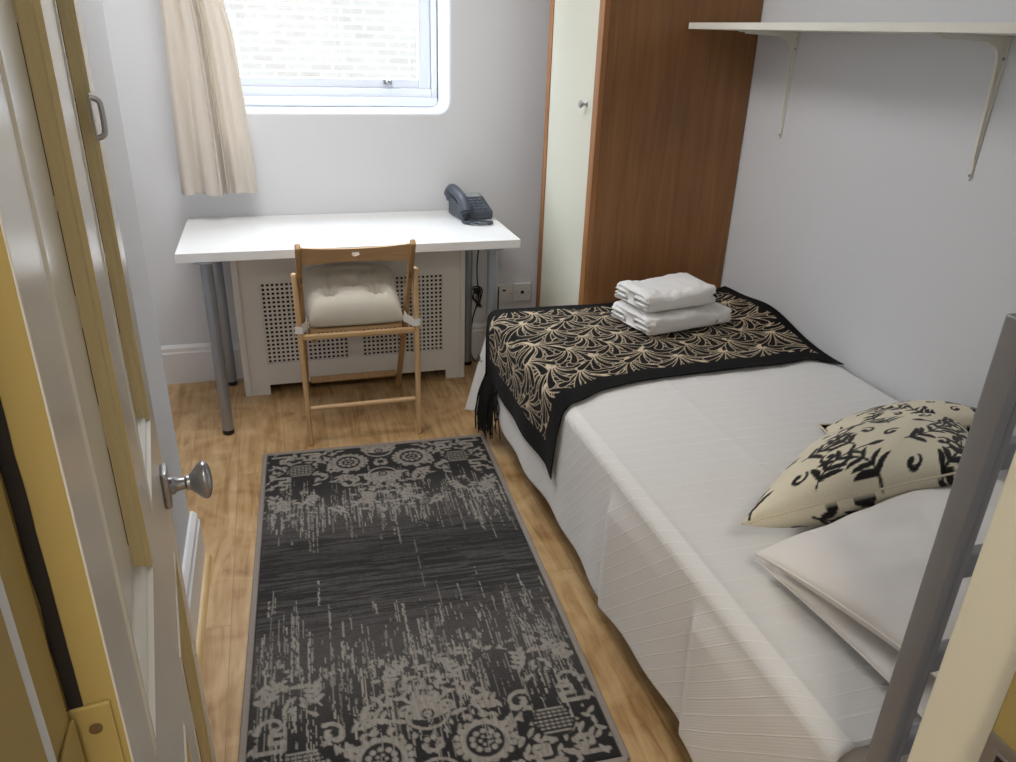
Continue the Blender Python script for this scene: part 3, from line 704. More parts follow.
# tufted seat cushion
def tufted(nu=96, nv=96):
    u = np.linspace(-1, 1, nu)[None, :] + 0 * np.linspace(0, 1, nv)[:, None]; v = np.linspace(-1, 1, nv)[:, None] + 0 * u
    prof_ = ((1 - u ** 6) * (1 - v ** 6)) ** 0.40
    tufts = [(-0.50, -0.50), (0.50, -0.50), (-0.45, 0.45), (0.45, 0.45), (0, -0.12)]
    dim = np.zeros_like(u)
    for tx, ty in tufts:
        d = np.hypot(u - tx, v - ty); am = 1.0 if ty < 0.2 else 0.35
        dim += am * 0.46 * np.exp(-(d / 0.12) ** 2) + am * 0.08 * np.exp(-(d / 0.30) ** 2)
        for k in range(9):
            a = 2 * PI * k / 9 + tx * 3 + ty; w = (np.cos(np.arctan2(v - ty, u - tx) - a)); dd = np.exp(-((1 - w) / 0.012)) * np.exp(-d / 0.20) * np.clip(d / 0.06, 0, 1)
            dim += am * 0.13 * dd
    for (a, b) in ((0, 4), (1, 4), (2, 4), (3, 4), (0, 1), (2, 3), (0, 2), (1, 3)):
        p, q = np.array(tufts[a]), np.array(tufts[b]); d = q - p; L2 = d @ d
        t = np.clip(((u - p[0]) * d[0] + (v - p[1]) * d[1]) / L2, 0, 1); ds = np.hypot(u - p[0] - t * d[0], v - p[1] - t * d[1])
        dim += 0.065 * np.exp(-(ds / 0.05) ** 2)
    top = prof_ * np.clip(1.0 - dim, 0.12, 1)
    return u, v, prof_, top
u, v, prof_, top = tufted()
sc_ = root('seat_cushion', (0.253, 2.97, SZ), 'tufted greige seat cushion tied to the wooden folding chair', 'cushion')
def cush_xyz(h):
    x = 0.253 + u * (0.186 + 0.008 * v - 0.005 * (1 - v ** 2)); y = 2.950 + v * 0.160
    return x, y, SZ + 0.020 + h
xx, yy, zz = cush_xyz(0.100 * top)
# the side towards the backrest slumps a little lower than the window side
zz = zz + 0.034 * (v + 1) * prof_ ** 0.5
bm = B()
H_, W_ = xx.shape
tv = [[bm.verts.new((xx[j, i], yy[j, i], zz[j, i])) for i in range(W_)] for j in range(H_)]
bv = [[(tv[j][i] if i in (0, W_ - 1) or j in (0, H_ - 1) else bm.verts.new((xx[j, i], yy[j, i], SZ + 0.001 + 0.019 * (1 - prof_[j, i])))) for i in range(W_)] for j in range(H_)]
for j in range(H_ - 1):
    for i in range(W_ - 1):
        bm.faces.new((tv[j][i], tv[j][i + 1], tv[j + 1][i + 1], tv[j + 1][i]))
        bm.faces.new((bv[j][i], bv[j + 1][i], bv[j + 1][i + 1], bv[j][i + 1]))
obj('cushion_pad', bm, MT['seatcloth'], sc_, ang=180)
for x, s in ((CX0, 1), (CX1, -1)):
    bm = B(); z0, z1 = 0.445, 0.470; x = x + (-0.0110 if s > 0 else 0.0110)
    loop = [(x - s * 0.0125, 2.7045), (x - s * 0.0125, 2.736), (x + s * 0.012, 2.739), (x + s * 0.030, 2.76), (x + s * 0.034, 2.80)]
    front = [(x + s * 0.040, 2.795), (x + s * 0.022, 2.745), (x + s * 0.0120, 2.706), (x + s * 0.0120, 2.7035), (x - s * 0.0125, 2.7030)]
    for path in (loop, front):
        a = [(bm.verts.new((p[0], p[1], z0 + 0.003 * k)), bm.verts.new((p[0], p[1], z1 + 0.004 * k))) for k, p in enumerate(path)]
        for p, q in zip(a, a[1:]): bm.faces.new((p[0], q[0], q[1], p[1]))
    o = obj('tie_strap', bm, MT['tape'], sc_, smooth=False); md = o.modifiers.new('thick', 'SOLIDIFY'); md.thickness = 0.002; md.offset = 0

# ------------------------------------------------------------------ telephone on the desk
ph = root('telephone', (0.83, 3.245, DZ), 'slate grey corded desk telephone on the white desk', 'telephone')
PA = math.radians(8)
def pp(x, y, z): x, y, z = x * 0.92, y * 0.92, z * 1.02; return (0.806 + x * math.cos(PA) - y * math.sin(PA), 3.262 + x * math.sin(PA) + y * math.cos(PA), DZ + z)
bm = B(); prism(bm, [(-0.085, 0.001), (-0.092, 0.036), (0.020, 0.075), (0.085, 0.088), (0.092, 0.078), (0.092, 0.001)], -0.075, 0.085, lambda u, v, h: pp(h, u, v)); obj('phone_base', bm, MT['grey'], ph, bevel=0.010, seg=4)
bm = B(); sl = 0.3
for r in range(4):
    for c in range(3):
        y0 = -0.072 + r * 0.021; zt = 0.0365 + (y0 + 0.092) * 0.348
        vs = box(bm, 0, 0.017, 0, 0.012, 0, 0.005)
        for v_ in vs: v_.co = Vector(pp(-0.010 + c * 0.025 + v_.co.x, y0 + v_.co.y, zt + 0.0005 + v_.co.z + v_.co.y * 0.348))
obj('keypad', bm, MT['greyl'], ph, bevel=0.0012)
bm = B(); vs = box(bm, 0, 0.078, 0, 0.040, 0, 0.004)
for v_ in vs: v_.co = Vector(pp(-0.008 + v_.co.x, 0.026 + v_.co.y, 0.0765 + v_.co.z + v_.co.y * 0.20))
obj('display', bm, MT['lcd'], ph, bevel=0.001)
# handset lying in its cradle on the side
bm = B()
path = spline([pp(-0.058, -0.100, 0.040), pp(-0.058, -0.075, 0.075), pp(-0.058, -0.03, 0.092), pp(-0.058, 0.04, 0.104), pp(-0.058, 0.085, 0.102), pp(-0.058, 0.108, 0.078)], 6)
rad_ = [0.030 - 0.007 * math.sin(PI * k / (len(path) - 1)) for k in range(len(path))]; rad_[0] = 0.014; rad_[-1] = 0.014
tube(bm, path, rad_, 18)
lathe(bm, [(0, -0.028), (0.024, -0.026), (0.027, -0.012), (0.027, 0.010), (0.022, 0.020), (0, 0.021)], pp(-0.058, -0.078, 0.052), (0, 0.35, 1), 22)
lathe(bm, [(0, -0.028), (0.024, -0.026), (0.027, -0.012), (0.027, 0.010), (0.022, 0.018), (0, 0.019)], pp(-0.058, 0.085, 0.085), (0, -0.1, 1), 22)
hs = obj('handset', bm, MT['grey'], ph, ang=50)
bm = B(); cpts = spline([pp(-0.058, -0.102, 0.04), pp(-0.078, -0.112, 0.012), pp(-0.082, -0.135, 0.0075), pp(-0.066, -0.165, 0.0075), pp(-0.028, -0.190, 0.0075), pp(0.022, -0.192, 0.0075), pp(0.040, -0.172, 0.0075), pp(0.014, -0.150, 0.0075), pp(-0.020, -0.128, 0.0075), pp(-0.040, -0.100, 0.009)], 26)
helix = []
for i, p in enumerate(cpts):
    q = cpts[min(i + 1, len(cpts) - 1)]; o_ = cpts[max(i - 1, 0)]; t = (q - o_).normalized(); s = t.cross(Vector((0, 0, 1))).normalized(); uu = s.cross(t); a = i * 1.5
    helix.append(p + (s * math.cos(a) + uu * math.sin(a)) * 0.0048)
tube(bm, helix, 0.0024, 6); obj('coiled_cord', bm, MT['grey'], ph)

# ------------------------------------------------------------------ sockets and cables
def socket(x0, x1, z0, z1, label, kind):
    r = root('wall_socket', ((x0 + x1) / 2, WB, (z0 + z1) / 2), label, 'wall socket')
    bm = B(); box(bm, x0, x1, WB - 0.011, WB - 0.0002, z0, z1); fp = obj('face_plate', bm, MT['whitep'], r, bevel=0.003, seg=3)
    bm = B(); cx, cz = (x0 + x1) / 2, (z0 + z1) / 2
    for dx in (-0.032, 0.032):
        bm = B(); lathe(bm, [(0.0032, 0), (0.0032, 0.0008), (0, 0.001)], (cx + dx, WB - 0.0112, cz), (0, -1, 0), 10); obj('screw', bm, MT['rackmetal'], r)
    bm = B()
    if kind == 'round': lathe(bm, [(0.0085, 0), (0.0085, 0.0012), (0, 0.0012)], (cx, WB - 0.0112, cz), (0, -1, 0), 18)
    else:
        box(bm, cx - 0.008, cx + 0.008, WB - 0.0118, WB - 0.0112, cz + 0.012, cz + 0.020)
    obj('outlet', bm, MT['dark'], r, smooth=False)
socket(0.972, 1.060, 0.280, 0.368, 'square white wall socket beside the rear grey desk leg', 'slot')
socket(1.064, 1.152, 0.282, 0.370, 'square white wall outlet with a round black hole next to the wardrobe', 'round')
cab = root('cable', (0.875, 3.33, 0), 'tangled black cable hanging behind the desk leg', 'cable')
bm = B(); tube(bm, spline([(0.872, 3.37, 0.70), (0.876, 3.36, 0.60), (0.868, 3.36, 0.48), (0.872, 3.36, 0.40), (0.880, 3.355, 0.36), (0.868, 3.35, 0.30), (0.85, 3.36, 0.22), (0.84, 3.37, 0.10), (0.86, 3.36, 0.006), (0.92, 3.35, 0.006), (0.96, 3.37, 0.006)], 8), 0.0032, 8)
obj('lead', bm, MT['blackp'], cab)
bm = B()
for k in range(5):
    a0 = k * 1.1; pts = []
    for t in np.linspace(0, 2 * PI, 22):
        pts.append((0.868 + (0.020 + 0.004 * k) * math.sin(t) * math.cos(a0 * 0.35) + 0.012 * math.sin(t * 2 + k), 3.352 - 0.006 * k + 0.012 * math.cos(t + a0), 0.335 + (0.048 + 0.006 * math.sin(3 * k)) * math.cos(t + 0.3 * k)))
    tube(bm, pts, 0.0026, 6, cap=False)
box(bm, 0.856, 0.884, 3.340, 3.372, 0.352, 0.372)
obj('coil', bm, MT['blackp'], cab)
aer = root('aerial', (0.966, 3.33, 0), 'thin black aerial upright on the floor behind the foot of the bed', 'aerial')
bm = B(); lathe(bm, [(0.0035, 0.03), (0.0035, 0.36), (0.0025, 0.385), (0, 0.387)], (0.966, 3.33, 0), (0, 0, 1), 10); obj('rod', bm, MT['blackp'], aer)
bm = B(); lathe(bm, [(0.03, 0.0), (0.03, 0.006), (0.012, 0.016), (0.005, 0.032), (0, 0.034)], (0.966, 3.33, 0), (0, 0, 1), 20); obj('base', bm, MT['blackp'], aer)

# ------------------------------------------------------------------ wardrobe
WX, WY0, WY1, WH = 1.108, 2.638, 3.195, 2.25
ward = root('wardrobe', (1.41, 2.92, 0), 'tall cherry wood wardrobe with a cream door at the foot of the bed', 'wardrobe')
bm = B(); box(bm, WX + 0.006, WR - 0.003, WY0, WY0 + 0.018, 0, WH); obj('side_panel', bm, MT['wardwood'], ward, bevel=0.0015, smooth=False)
bm = B(); box(bm, WX + 0.02, WR - 0.003, WY1 - 0.018, WY1, 0, WH); obj('side_panel', bm, MT['wardwood'], ward, smooth=False)
bm = B(); box(bm, WX, WX + 0.022, WY0 - 0.001, WY0 + 0.046, 0, WH); obj('edge_post', bm, MT['wardedge'], ward, bevel=0.002)
bm = B(); box(bm, WX, WX + 0.022, WY1 - 0.042, WY1 + 0.001, 0, WH); obj('edge_post', bm, MT['wardedge'], ward, bevel=0.002)
bm = B(); box(bm, WX + 0.02, WR - 0.003, WY0 + 0.018, WY1 - 0.018, WH - 0.018, WH); box(bm, WR - 0.012, WR - 0.003, WY0 + 0.018, WY1 - 0.018, 0.08, WH - 0.018)
box(bm, WX + 0.025, WR - 0.012, WY0 + 0.018, WY1 - 0.018, 0.08, 0.098); box(bm, WX + 0.03, WX + 0.045, WY0 + 0.018, WY1 - 0.018, 0, 0.08); obj('carcass', bm, MT['wardwood'], ward, smooth=False)
bm = B(); box(bm, WX + 0.003, WX + 0.021, WY0 + 0.049, WY1 - 0.045, 0.085, WH - 0.022); wd = obj('door', bm, MT['wardoor'], ward, bevel=0.002, smooth=False)
bm = B(); lathe(bm, [(0.010, 0), (0.010, 0.003), (0.005, 0.006), (0.0045, 0.014), (0.011, 0.020), (0.0135, 0.025), (0.011, 0.030), (0, 0.032)], (WX + 0.003, 2.742, 1.247), (-1, 0, 0), 20); obj('knob', bm, MT['metal'], wd)

# ------------------------------------------------------------------ wall shelf
sh = root('wall_shelf', (WR, 1.9, 1.5), 'long white wall shelf on two brackets above the bed', 'shelf')
bm = B(); box(bm, 1.420, WR - 0.0005, 0.95, 2.626, 1.505, 1.525); obj('shelf_board', bm, MT['shelf'], sh, bevel=0.001, smooth=False)
for y in (2.41, 1.587):
    bm = B(); w0, w1 = 0.011, 0.005; zt, zb = 1.5045, 1.165
    a = [(WR - 0.0005, y - w0, zt), (WR - 0.0005, y + w0, zt), (WR - 0.0005, y + w1, zb + 0.01), (WR - 0.0005, y, zb), (WR - 0.0005, y - w1, zb + 0.01)]
    A_ = [bm.verts.new(p) for p in a]; B_ = [bm.verts.new((p[0] - 0.005, p[1], p[2])) for p in a]
    for k in range(5): bm.faces.new((A_[k], A_[(k + 1) % 5], B_[(k + 1) % 5], B_[k]))
    bm.faces.new(A_); bm.faces.new(B_)
    a = [(WR - 0.001, y - w0, zt), (WR - 0.001, y + w0, zt), (WR - 0.215, y + w1, zt), (WR - 0.225, y, zt), (WR - 0.215, y - w1, zt)]
    A_ = [bm.verts.new(p) for p in a]; B_ = [bm.verts.new((p[0], p[1], p[2] - 0.005)) for p in a]
    for k in range(5): bm.faces.new((A_[k], A_[(k + 1) % 5], B_[(k + 1) % 5], B_[k]))
    bm.faces.new(A_); bm.faces.new(B_)
    # raised rib that curves through the corner
    cv = [(WR - 0.004, zb + 0.03), (WR - 0.004, zt - 0.004), (WR - 0.2, zt - 0.004), (WR - 0.2, zt - 0.009)] + [(WR - 0.2 + 0.18 * (k / 8) - 0.0 , zt - 0.010 - 0.010 * (k / 8) ** 2) for k in range(1, 7)] + [(WR - 0.036, zt - 0.026), (WR - 0.026, zt - 0.036), (WR - 0.019, zt - 0.055), (WR - 0.015, zt - 0.12), (WR - 0.010, zb + 0.06)]
    prism(bm, cv, y - 0.004, y + 0.004, lambda u_, v_, h: (u_, h, v_))
    br = obj('bracket', bm, MT['shelf'], sh, bevel=0.001)
    for z in (zb + 0.014, zt - 0.05):
        bm = B(); lathe(bm, [(0.004, 0), (0.004, 0.001), (0, 0.0016)], (WR - 0.0056, y - 0.0068 if z > 1.3 else y, z), (-1, 0, 0), 10); obj('screw', bm, MT['rackmetal'], br)

# ------------------------------------------------------------------ rug
RW, RL, PXR = 0.824, 1.527, 0.003
def rug_pattern():
    D, Gm, L = LC(42, 41, 42), LC(84, 81, 80), LC(158, 152, 144)
    m = Canvas(RW, RL, PXR, np.zeros(3, np.float32)); one = np.ones(3, np.float32); zero = np.zeros(3, np.float32)
    rr = random.Random(5)
    def mir(f):
        for sgn in (1, -1): f(lambda x: RW / 2 + sgn * (x - RW / 2))
    def petals(X, cx, cy, r, n, pr, c, a0=0, squash=1.0):
        for k in range(n):
            a = a0 + 2 * PI * k / n; m.dot(X(cx + r * math.cos(a)), cy + r * squash * math.sin(a), pr, c)
    def ringc(X, cx, cy, r, w, c):
        m.curve([(X(cx + r * math.cos(a)), cy + r * 0.85 * math.sin(a)) for a in np.linspace(0, 2 * PI, 40)], lambda t: w, c)
    def medallion(X, cx, cy):
        petals(X, cx, cy, 0.066, 18, 0.0085, one, 0, 0.82); m.dot(X(cx), cy, 0.058, one); m.dot(X(cx), cy, 0.044, zero)
        petals(X, cx, cy, 0.030, 10, 0.0075, one, 0.3, 0.85); m.dot(X(cx), cy, 0.020, zero); petals(X, cx, cy, 0.011, 5, 0.0045, one)
    def palmette(X, cx, cy, dr):
        for k in range(-3, 4):
            a = dr * PI / 2 + k * 0.42
            m.curve(bent(X(cx), cy, a, 0.062 - 0.004 * abs(k), 0.12 * (1 if k > 0 else -1 if k < 0 else 0)), lambda t: 0.003 + 0.0075 * math.sin(PI * min(1, t * 1.05)) ** 0.8, one)
        m.dot(X(cx), cy + dr * 0.012, 0.016, zero); m.dot(X(cx), cy + dr * 0.012, 0.010, one); m.dot(X(cx), cy + dr * 0.012, 0.004, zero)
    def scroll(X, x, y, a, r, turn):
        pts = []
        for k in range(26):
            t = k / 25; rad = r * (1 - 0.75 * t); pts.append((X(x + rad * math.cos(a + turn * 4.6 * t)), y + rad * 0.9 * math.sin(a + turn * 4.6 * t)))
        m.curve(pts, lambda t: 0.0055 - 0.002 * t, one); m.dot(pts[-1][0], pts[-1][1], 0.009, one)
    def leafy(X, x, y, a, L_):
        p = bent(x, y, a, L_, 0.2); p = [(X(q[0]), q[1]) for q in p]; m.curve(p, lambda t: 0.0022, one)
        for k in range(3, 13, 3):
            for s in (1, -1):
                q = bent(p[k][0], p[k][1], a + s * 0.9, 0.026, 0.1); m.curve(q, lambda t: 0.001 + 0.0052 * math.sin(PI * t), one)
    def comb(X, cx, cy):
        for k in range(7):
            y = cy - 0.03 + k * 0.011; hw = 0.046 - 0.005 * abs(k - 3)
            m.curve([(X(cx - hw), y), (X(cx + hw), y)], lambda t: 0.0026, one)
        for k in range(-3, 4): m.curve([(X(cx + k * 0.013), cy - 0.022), (X(cx + k * 0.013), cy + 0.028)], lambda t: 0.0014, zero)
    def bracket(X, x, y, w, h):
        m.curve([(X(x), y), (X(x + w), y), (X(x + w), y + h * 0.5), (X(x + w * 0.5), y + h * 0.5), (X(x + w * 0.5), y + h), (X(x + w), y + h)], lambda t: 0.0058, one)
    def zone(y0, dr):
        # background of little leaves and dots, then the large motifs; drawn for one half and mirrored
        for X in (lambda x: x, lambda x: RW - x):
            r2 = random.Random(9)
            for k in range(240):
                x, y = r2.uniform(0.01, RW / 2), y0 + dr * r2.uniform(0.0, 0.43)
                a = r2.uniform(0, 2 * PI)
                q = bent(x, y, a, r2.uniform(0.018, 0.034), r2.uniform(-0.3, 0.3)); m.curve([(X(p[0]), p[1]) for p in q], lambda t: 0.0012 + 0.0044 * math.sin(PI * t), one)
            for (x, y) in ((0.30, 0.085), (0.22, 0.30), (0.10, 0.20)):
                for rr_ in (0.085,): m.dot(X(x), y0 + dr * y, rr_ * 0.86, zero)
            medallion(X, 0.295, y0 + dr * 0.100)
            for (x, y, a, r, tn) in ((0.09, 0.05, 0.5, 0.036, 1), (0.17, 0.035, 2.5, 0.030, -1), (0.19, 0.19, 4.2, 0.036, 1), (0.36, 0.215, 1.0, 0.032, -1), (0.06, 0.235, 3.0, 0.036, 1), (0.28, 0.245, 5.0, 0.034, 1), (0.36, 0.02, 5.0, 0.024, 1)): scroll(X, x, y0 + dr * y, a, r, tn)
            m.dot(X(0.125), y0 + dr * 0.125, 0.052, zero); comb(X, 0.125, y0 + dr * 0.125)
            for (x, y) in ((0.025, 0.02), (0.025, 0.17), (0.13, 0.012)): bracket(X, x, y0 + dr * y, 0.06, 0.045 * dr)
            for (x, y, a) in ((0.05, 0.30, 1.4), (0.17, 0.28, 1.9), (0.33, 0.30, 1.2), (0.24, 0.20, 0.2)): leafy(X, x, y0 + dr * y, a * dr, 0.07)
        I = lambda x: x
        for y, d in ((0.045, -1), (0.190, 1)):
            m.dot(RW / 2, y0 + dr * y, 0.05, zero); palmette(I, RW / 2, y0 + dr * y, d * dr); ringc(I, RW / 2, y0 + dr * (y + d * 0.012), 0.050, 0.0035, one)
        for y in (0.115, 0.27): petals(I, RW / 2, y0 + dr * y, 0.019, 7, 0.0075, one, 0.4); m.dot(RW / 2, y0 + dr * y, 0.008, zero)
    zone(0.012, 1); zone(RL - 0.012, -1)
    mask = m.a[..., 0]; H, W = mask.shape
    yy, xx = np.mgrid[0:H, 0:W]; t = yy * PXR / RL
    rng = np.random.default_rng(3)
    n1 = smooth_noise(H, W, 14, 3, rng); n2 = smooth_noise(H, W, 5, 1.3, rng); n3 = smooth_noise(H, W, 50, 30, rng)
    wear = 0.40 * n1 + 0.55 * n2 + 0.30 * n3
    keep = np.where(t < 0.5, 1 - sstep(0.19, 0.40, t), sstep(0.65, 0.84, t))
    mask = mask * sstep(0.0, 0.12, keep * 1.25 - wear + 0.18) * (0.62 + 0.38 * n2)
    # vertical streaks of worn pile
    st = np.zeros((H, W)); band = np.exp(-((t - 0.285) / 0.085) ** 2) + 0.85 * np.exp(-((t - 0.755) / 0.095) ** 2)
    for yc, sig, cnt in ((0.270, 0.05, 430), (0.74, 0.07, 430), (0.84, 0.05, 130)):
        for _ in range(cnt):
            x = int(rng.choice([rng.normal(c_, 0.045) for c_ in (0.12, 0.36, 0.50, 0.63, 0.88)] + [rng.random()] * 5) * W); y = int(rng.normal(yc, sig) * H); l = int(rng.exponential(9)) + 3
            if 0 <= x < W:
                ww = 2 if rng.random() < 0.4 else 1; y0_, y1_ = max(0, y - l), max(0, min(H, y + l))
                st[y0_:y1_, x:x + ww] = np.maximum(st[y0_:y1_, x:x + ww], rng.uniform(0.35, 1.0))
    st *= (smooth_noise(H, W, 3, 1.0, rng) > 0.3)
    # horizontal lines through the plain middle
    row = smooth_noise(H, W, 1.6, 45, rng); row2 = smooth_noise(H, W, 1.0, 10, rng)
    mid = np.exp(-((t - 0.49) / 0.16) ** 4)
    dk = mid * (0.75 * sstep(0.46, 0.64, row) + 0.45 * sstep(0.55, 0.8, row2)) + 0.42 * np.exp(-((t - 0.44) / 0.05) ** 2)
    basew = np.where(t < 0.5, sstep(0.12, 0.34, t), 1 - sstep(0.70, 0.93, t))
    speck = (smooth_noise(H, W, 1.5, 1.5, rng) > 0.62) * 0.5
    c = D * (1 - basew[..., None]) + (0.85 * Gm + 0.15 * D) * basew[..., None]
    c = c * (1 - 0.35 * speck[..., None])
    c = c * (1 - np.clip(dk, 0, 0.9)[..., None] * 0.78)
    a = np.clip(np.maximum(mask, st * 0.9), 0, 1)[..., None]
    c = c * (1 - a) + L * a
    return c
colr = rug_pattern()
RA = -0.0428; RX, RYY = -0.1213, 2.638
def rg(s, t): return RX + s * math.cos(RA) + t * math.sin(RA), RYY + s * math.sin(RA) - t * math.cos(RA)
H, W = colr.shape[:2]
s_, t_ = np.meshgrid(np.linspace(0, RW, W), np.linspace(0, RL, H)); gx, gy = rg(s_, t_)
rug = root('rug', (*rg(RW / 2, RL / 2), 0), 'charcoal and beige distressed floral rug on the wooden floor', 'rug')
edge_d = np.minimum.reduce([s_, RW - s_, t_, RL - t_])
gz = 0.001 + 0.008 * sstep(0, 0.010, edge_d) + 0.0006 * np.random.default_rng(1).random(s_.shape)
obj('pile', grid_mesh('pile', gx, gy, gz, colors=colr, off=rug.location), MT['rug'], rug, ang=180)
bm = B(); cs = [rg(-0.004, -0.004), rg(RW + 0.004, -0.004), rg(RW + 0.004, RL + 0.004), rg(-0.004, RL + 0.004)]
for k in range(4):
    p, q = cs[k], cs[(k + 1) % 4]; beam(bm, (*p, 0.0055), (*q, 0.0055), 0.017, 0.011)
obj('binding', bm, MT['rugedge'], rug, bevel=0.004)

# ------------------------------------------------------------------ bed
BXL, BXR, BYF, BYN, BZ = 0.715, 1.700, 2.612, 0.66, 0.530
bed = root('bed', (1.21, 1.63, 0), 'small double bed against the right wall under white bedding', 'bed')
bm = B(); box(bm, 0.775, 1.690, 0.70, 2.575, 0.12, 0.30); obj('divan_base', bm, MT['divan'], bed, bevel=0.01)
bm = B(); box(bm, BXL + 0.016, BXR - 0.006, 0.592, BYF - 0.022, 0.302, BZ - 0.007); obj('mattress', bm, MT['mattress'], bed, bevel=0.045, seg=5)
for x in (0.83, 1.64):
    for y in (0.76, 1.62, 2.51):
        bm = B(); lathe(bm, [(0.018, 0), (0.024, 0.004), (0.028, 0.121), (0, 0.122)], (x, y, 0), (0, 0, 1), 16); obj('leg', bm, MT['blackp'], bed)

def drape(a, b, off):
    """lay flat cloth (a across, b along) over the bed: over the open side and the foot it rolls down and hangs"""
    r = 0.032 + off
    xl, yf = BXL + 0.034, BYF - 0.034
    ex = np.maximum(0, xl - a); ey = np.maximum(0, b - yf)
    d = np.maximum(ex, ey) + 0.14 * np.minimum(ex, ey); hyp = np.hypot(ex, ey) + 1e-9
    nx, ny = -ex / hyp, ey / hyp
    corner = np.clip(2 * np.minimum(ex, ey) / (hyp), 0, 1.4) * (np.minimum(ex, ey) > 0)
    arc = r * PI / 2
    th = np.clip(d / r, 0, PI / 2); hang = np.maximum(0, d - arc)
    flare = np.where(nx < -0.3, -0.02, 0.005) + 0.20 * corner
    out = r * np.sin(th) + hang * flare; down = r * (1 - np.cos(th)) + hang * np.sqrt(1 - np.clip(flare, 0, .9) ** 2)
    wav = np.clip(hang / 0.25, 0, 1) * (0.006 * np.sin(b * 9.0 + 1.0) + 0.005 * np.sin(b * 21 + 2)) * (ey <= 0)
    # sewn corner pleat part-way along the side
    x = np.where(ex > 0, xl, a) + nx * out - wav; y = np.where(ey > 0, yf, b) + ny * out
    z = BZ + off - down
    hump = (0.070 * np.exp(-((x - 1.74) / 0.11) ** 2) * np.exp(-((y - 2.28) / 0.20) ** 2) + 0.035 * np.exp(-((x - 1.74) / 0.12) ** 2) * np.exp(-((y - 2.58) / 0.16) ** 2)) * (ex <= 0)
    z = z + hump
    return x, y, z

def nz2(x, y, s, seed=0):
    """cheap smooth noise field from a few sines"""
    q = np.random.default_rng(seed); o = 0
    for k in range(6):
        a, p = q.uniform(0, 2 * PI), q.uniform(0, 6); f = s * q.uniform(0.6, 1.6); o = o + np.sin((x * math.cos(a) + y * math.sin(a)) * f + p)
    return o / 6
# coverlet
a_ = np.concatenate([np.arange(0.338, 0.78, 0.006), np.arange(0.78, BXR + 0.004, 0.012)]); b_ = np.concatenate([np.arange(0.622, 2.55, 0.012), np.arange(2.55, 2.995, 0.008)])
A, Bf = np.meshgrid(a_, b_)
x, y, z = drape(A, Bf, 0.0)
onbed = (A > BXL + 0.03) & (Bf < BYF - 0.03)
z = z + onbed * (0.0035 * nz2(A, Bf, 9, 2) + 0.0012 * nz2(A, Bf, 40, 3))
for xc in (1.085, 1.47): z = z + onbed * 0.0035 * np.exp(-((A - xc - 0.01 * np.sin(Bf * 3)) / 0.006) ** 2)
for yc in (1.52,): z = z + onbed * 0.002 * np.exp(-((Bf - yc) / 0.006) ** 2)
# ironed fold ridges and a stitched seam along the bed edge
seam = np.exp(-((A - (BXL + 0.034)) / 0.006) ** 2) * (Bf < BYF - 0.05); z = z + 0.003 * seam; x = x - 0.002 * seam
hangd = np.clip(BXL + 0.034 - A - 0.05, 0, 1)
for yc, w in ((1.43, 0.012), (1.02, 0.014)):                                     # box pleat edges on the side
    x = x - 0.018 * sstep(0, 0.08, hangd) * sstep(yc + w, yc - w, Bf) * np.exp(-np.clip(yc - Bf, 0, 1) / 0.18) * (Bf < BYF - 0.05)
diag = Bf - 0.95 * np.clip(BXL + 0.034 - A, 0, 0.5) * sstep(2.5, 2.3, Bf)
cov = root('bedspread', (1.21, 1.65, BZ), 'white tucked cotton bedspread draped over the bed', 'bedspread')
me = grid_mesh('spread_cloth', x, y, z, uv=np.stack([A, diag], -1), off=cov.location)
c = obj('spread_cloth', me, MT['coverlet'], cov, ang=180); md = c.modifiers.new('thick', 'SOLIDIFY'); md.thickness = 0.003; md.offset = -1

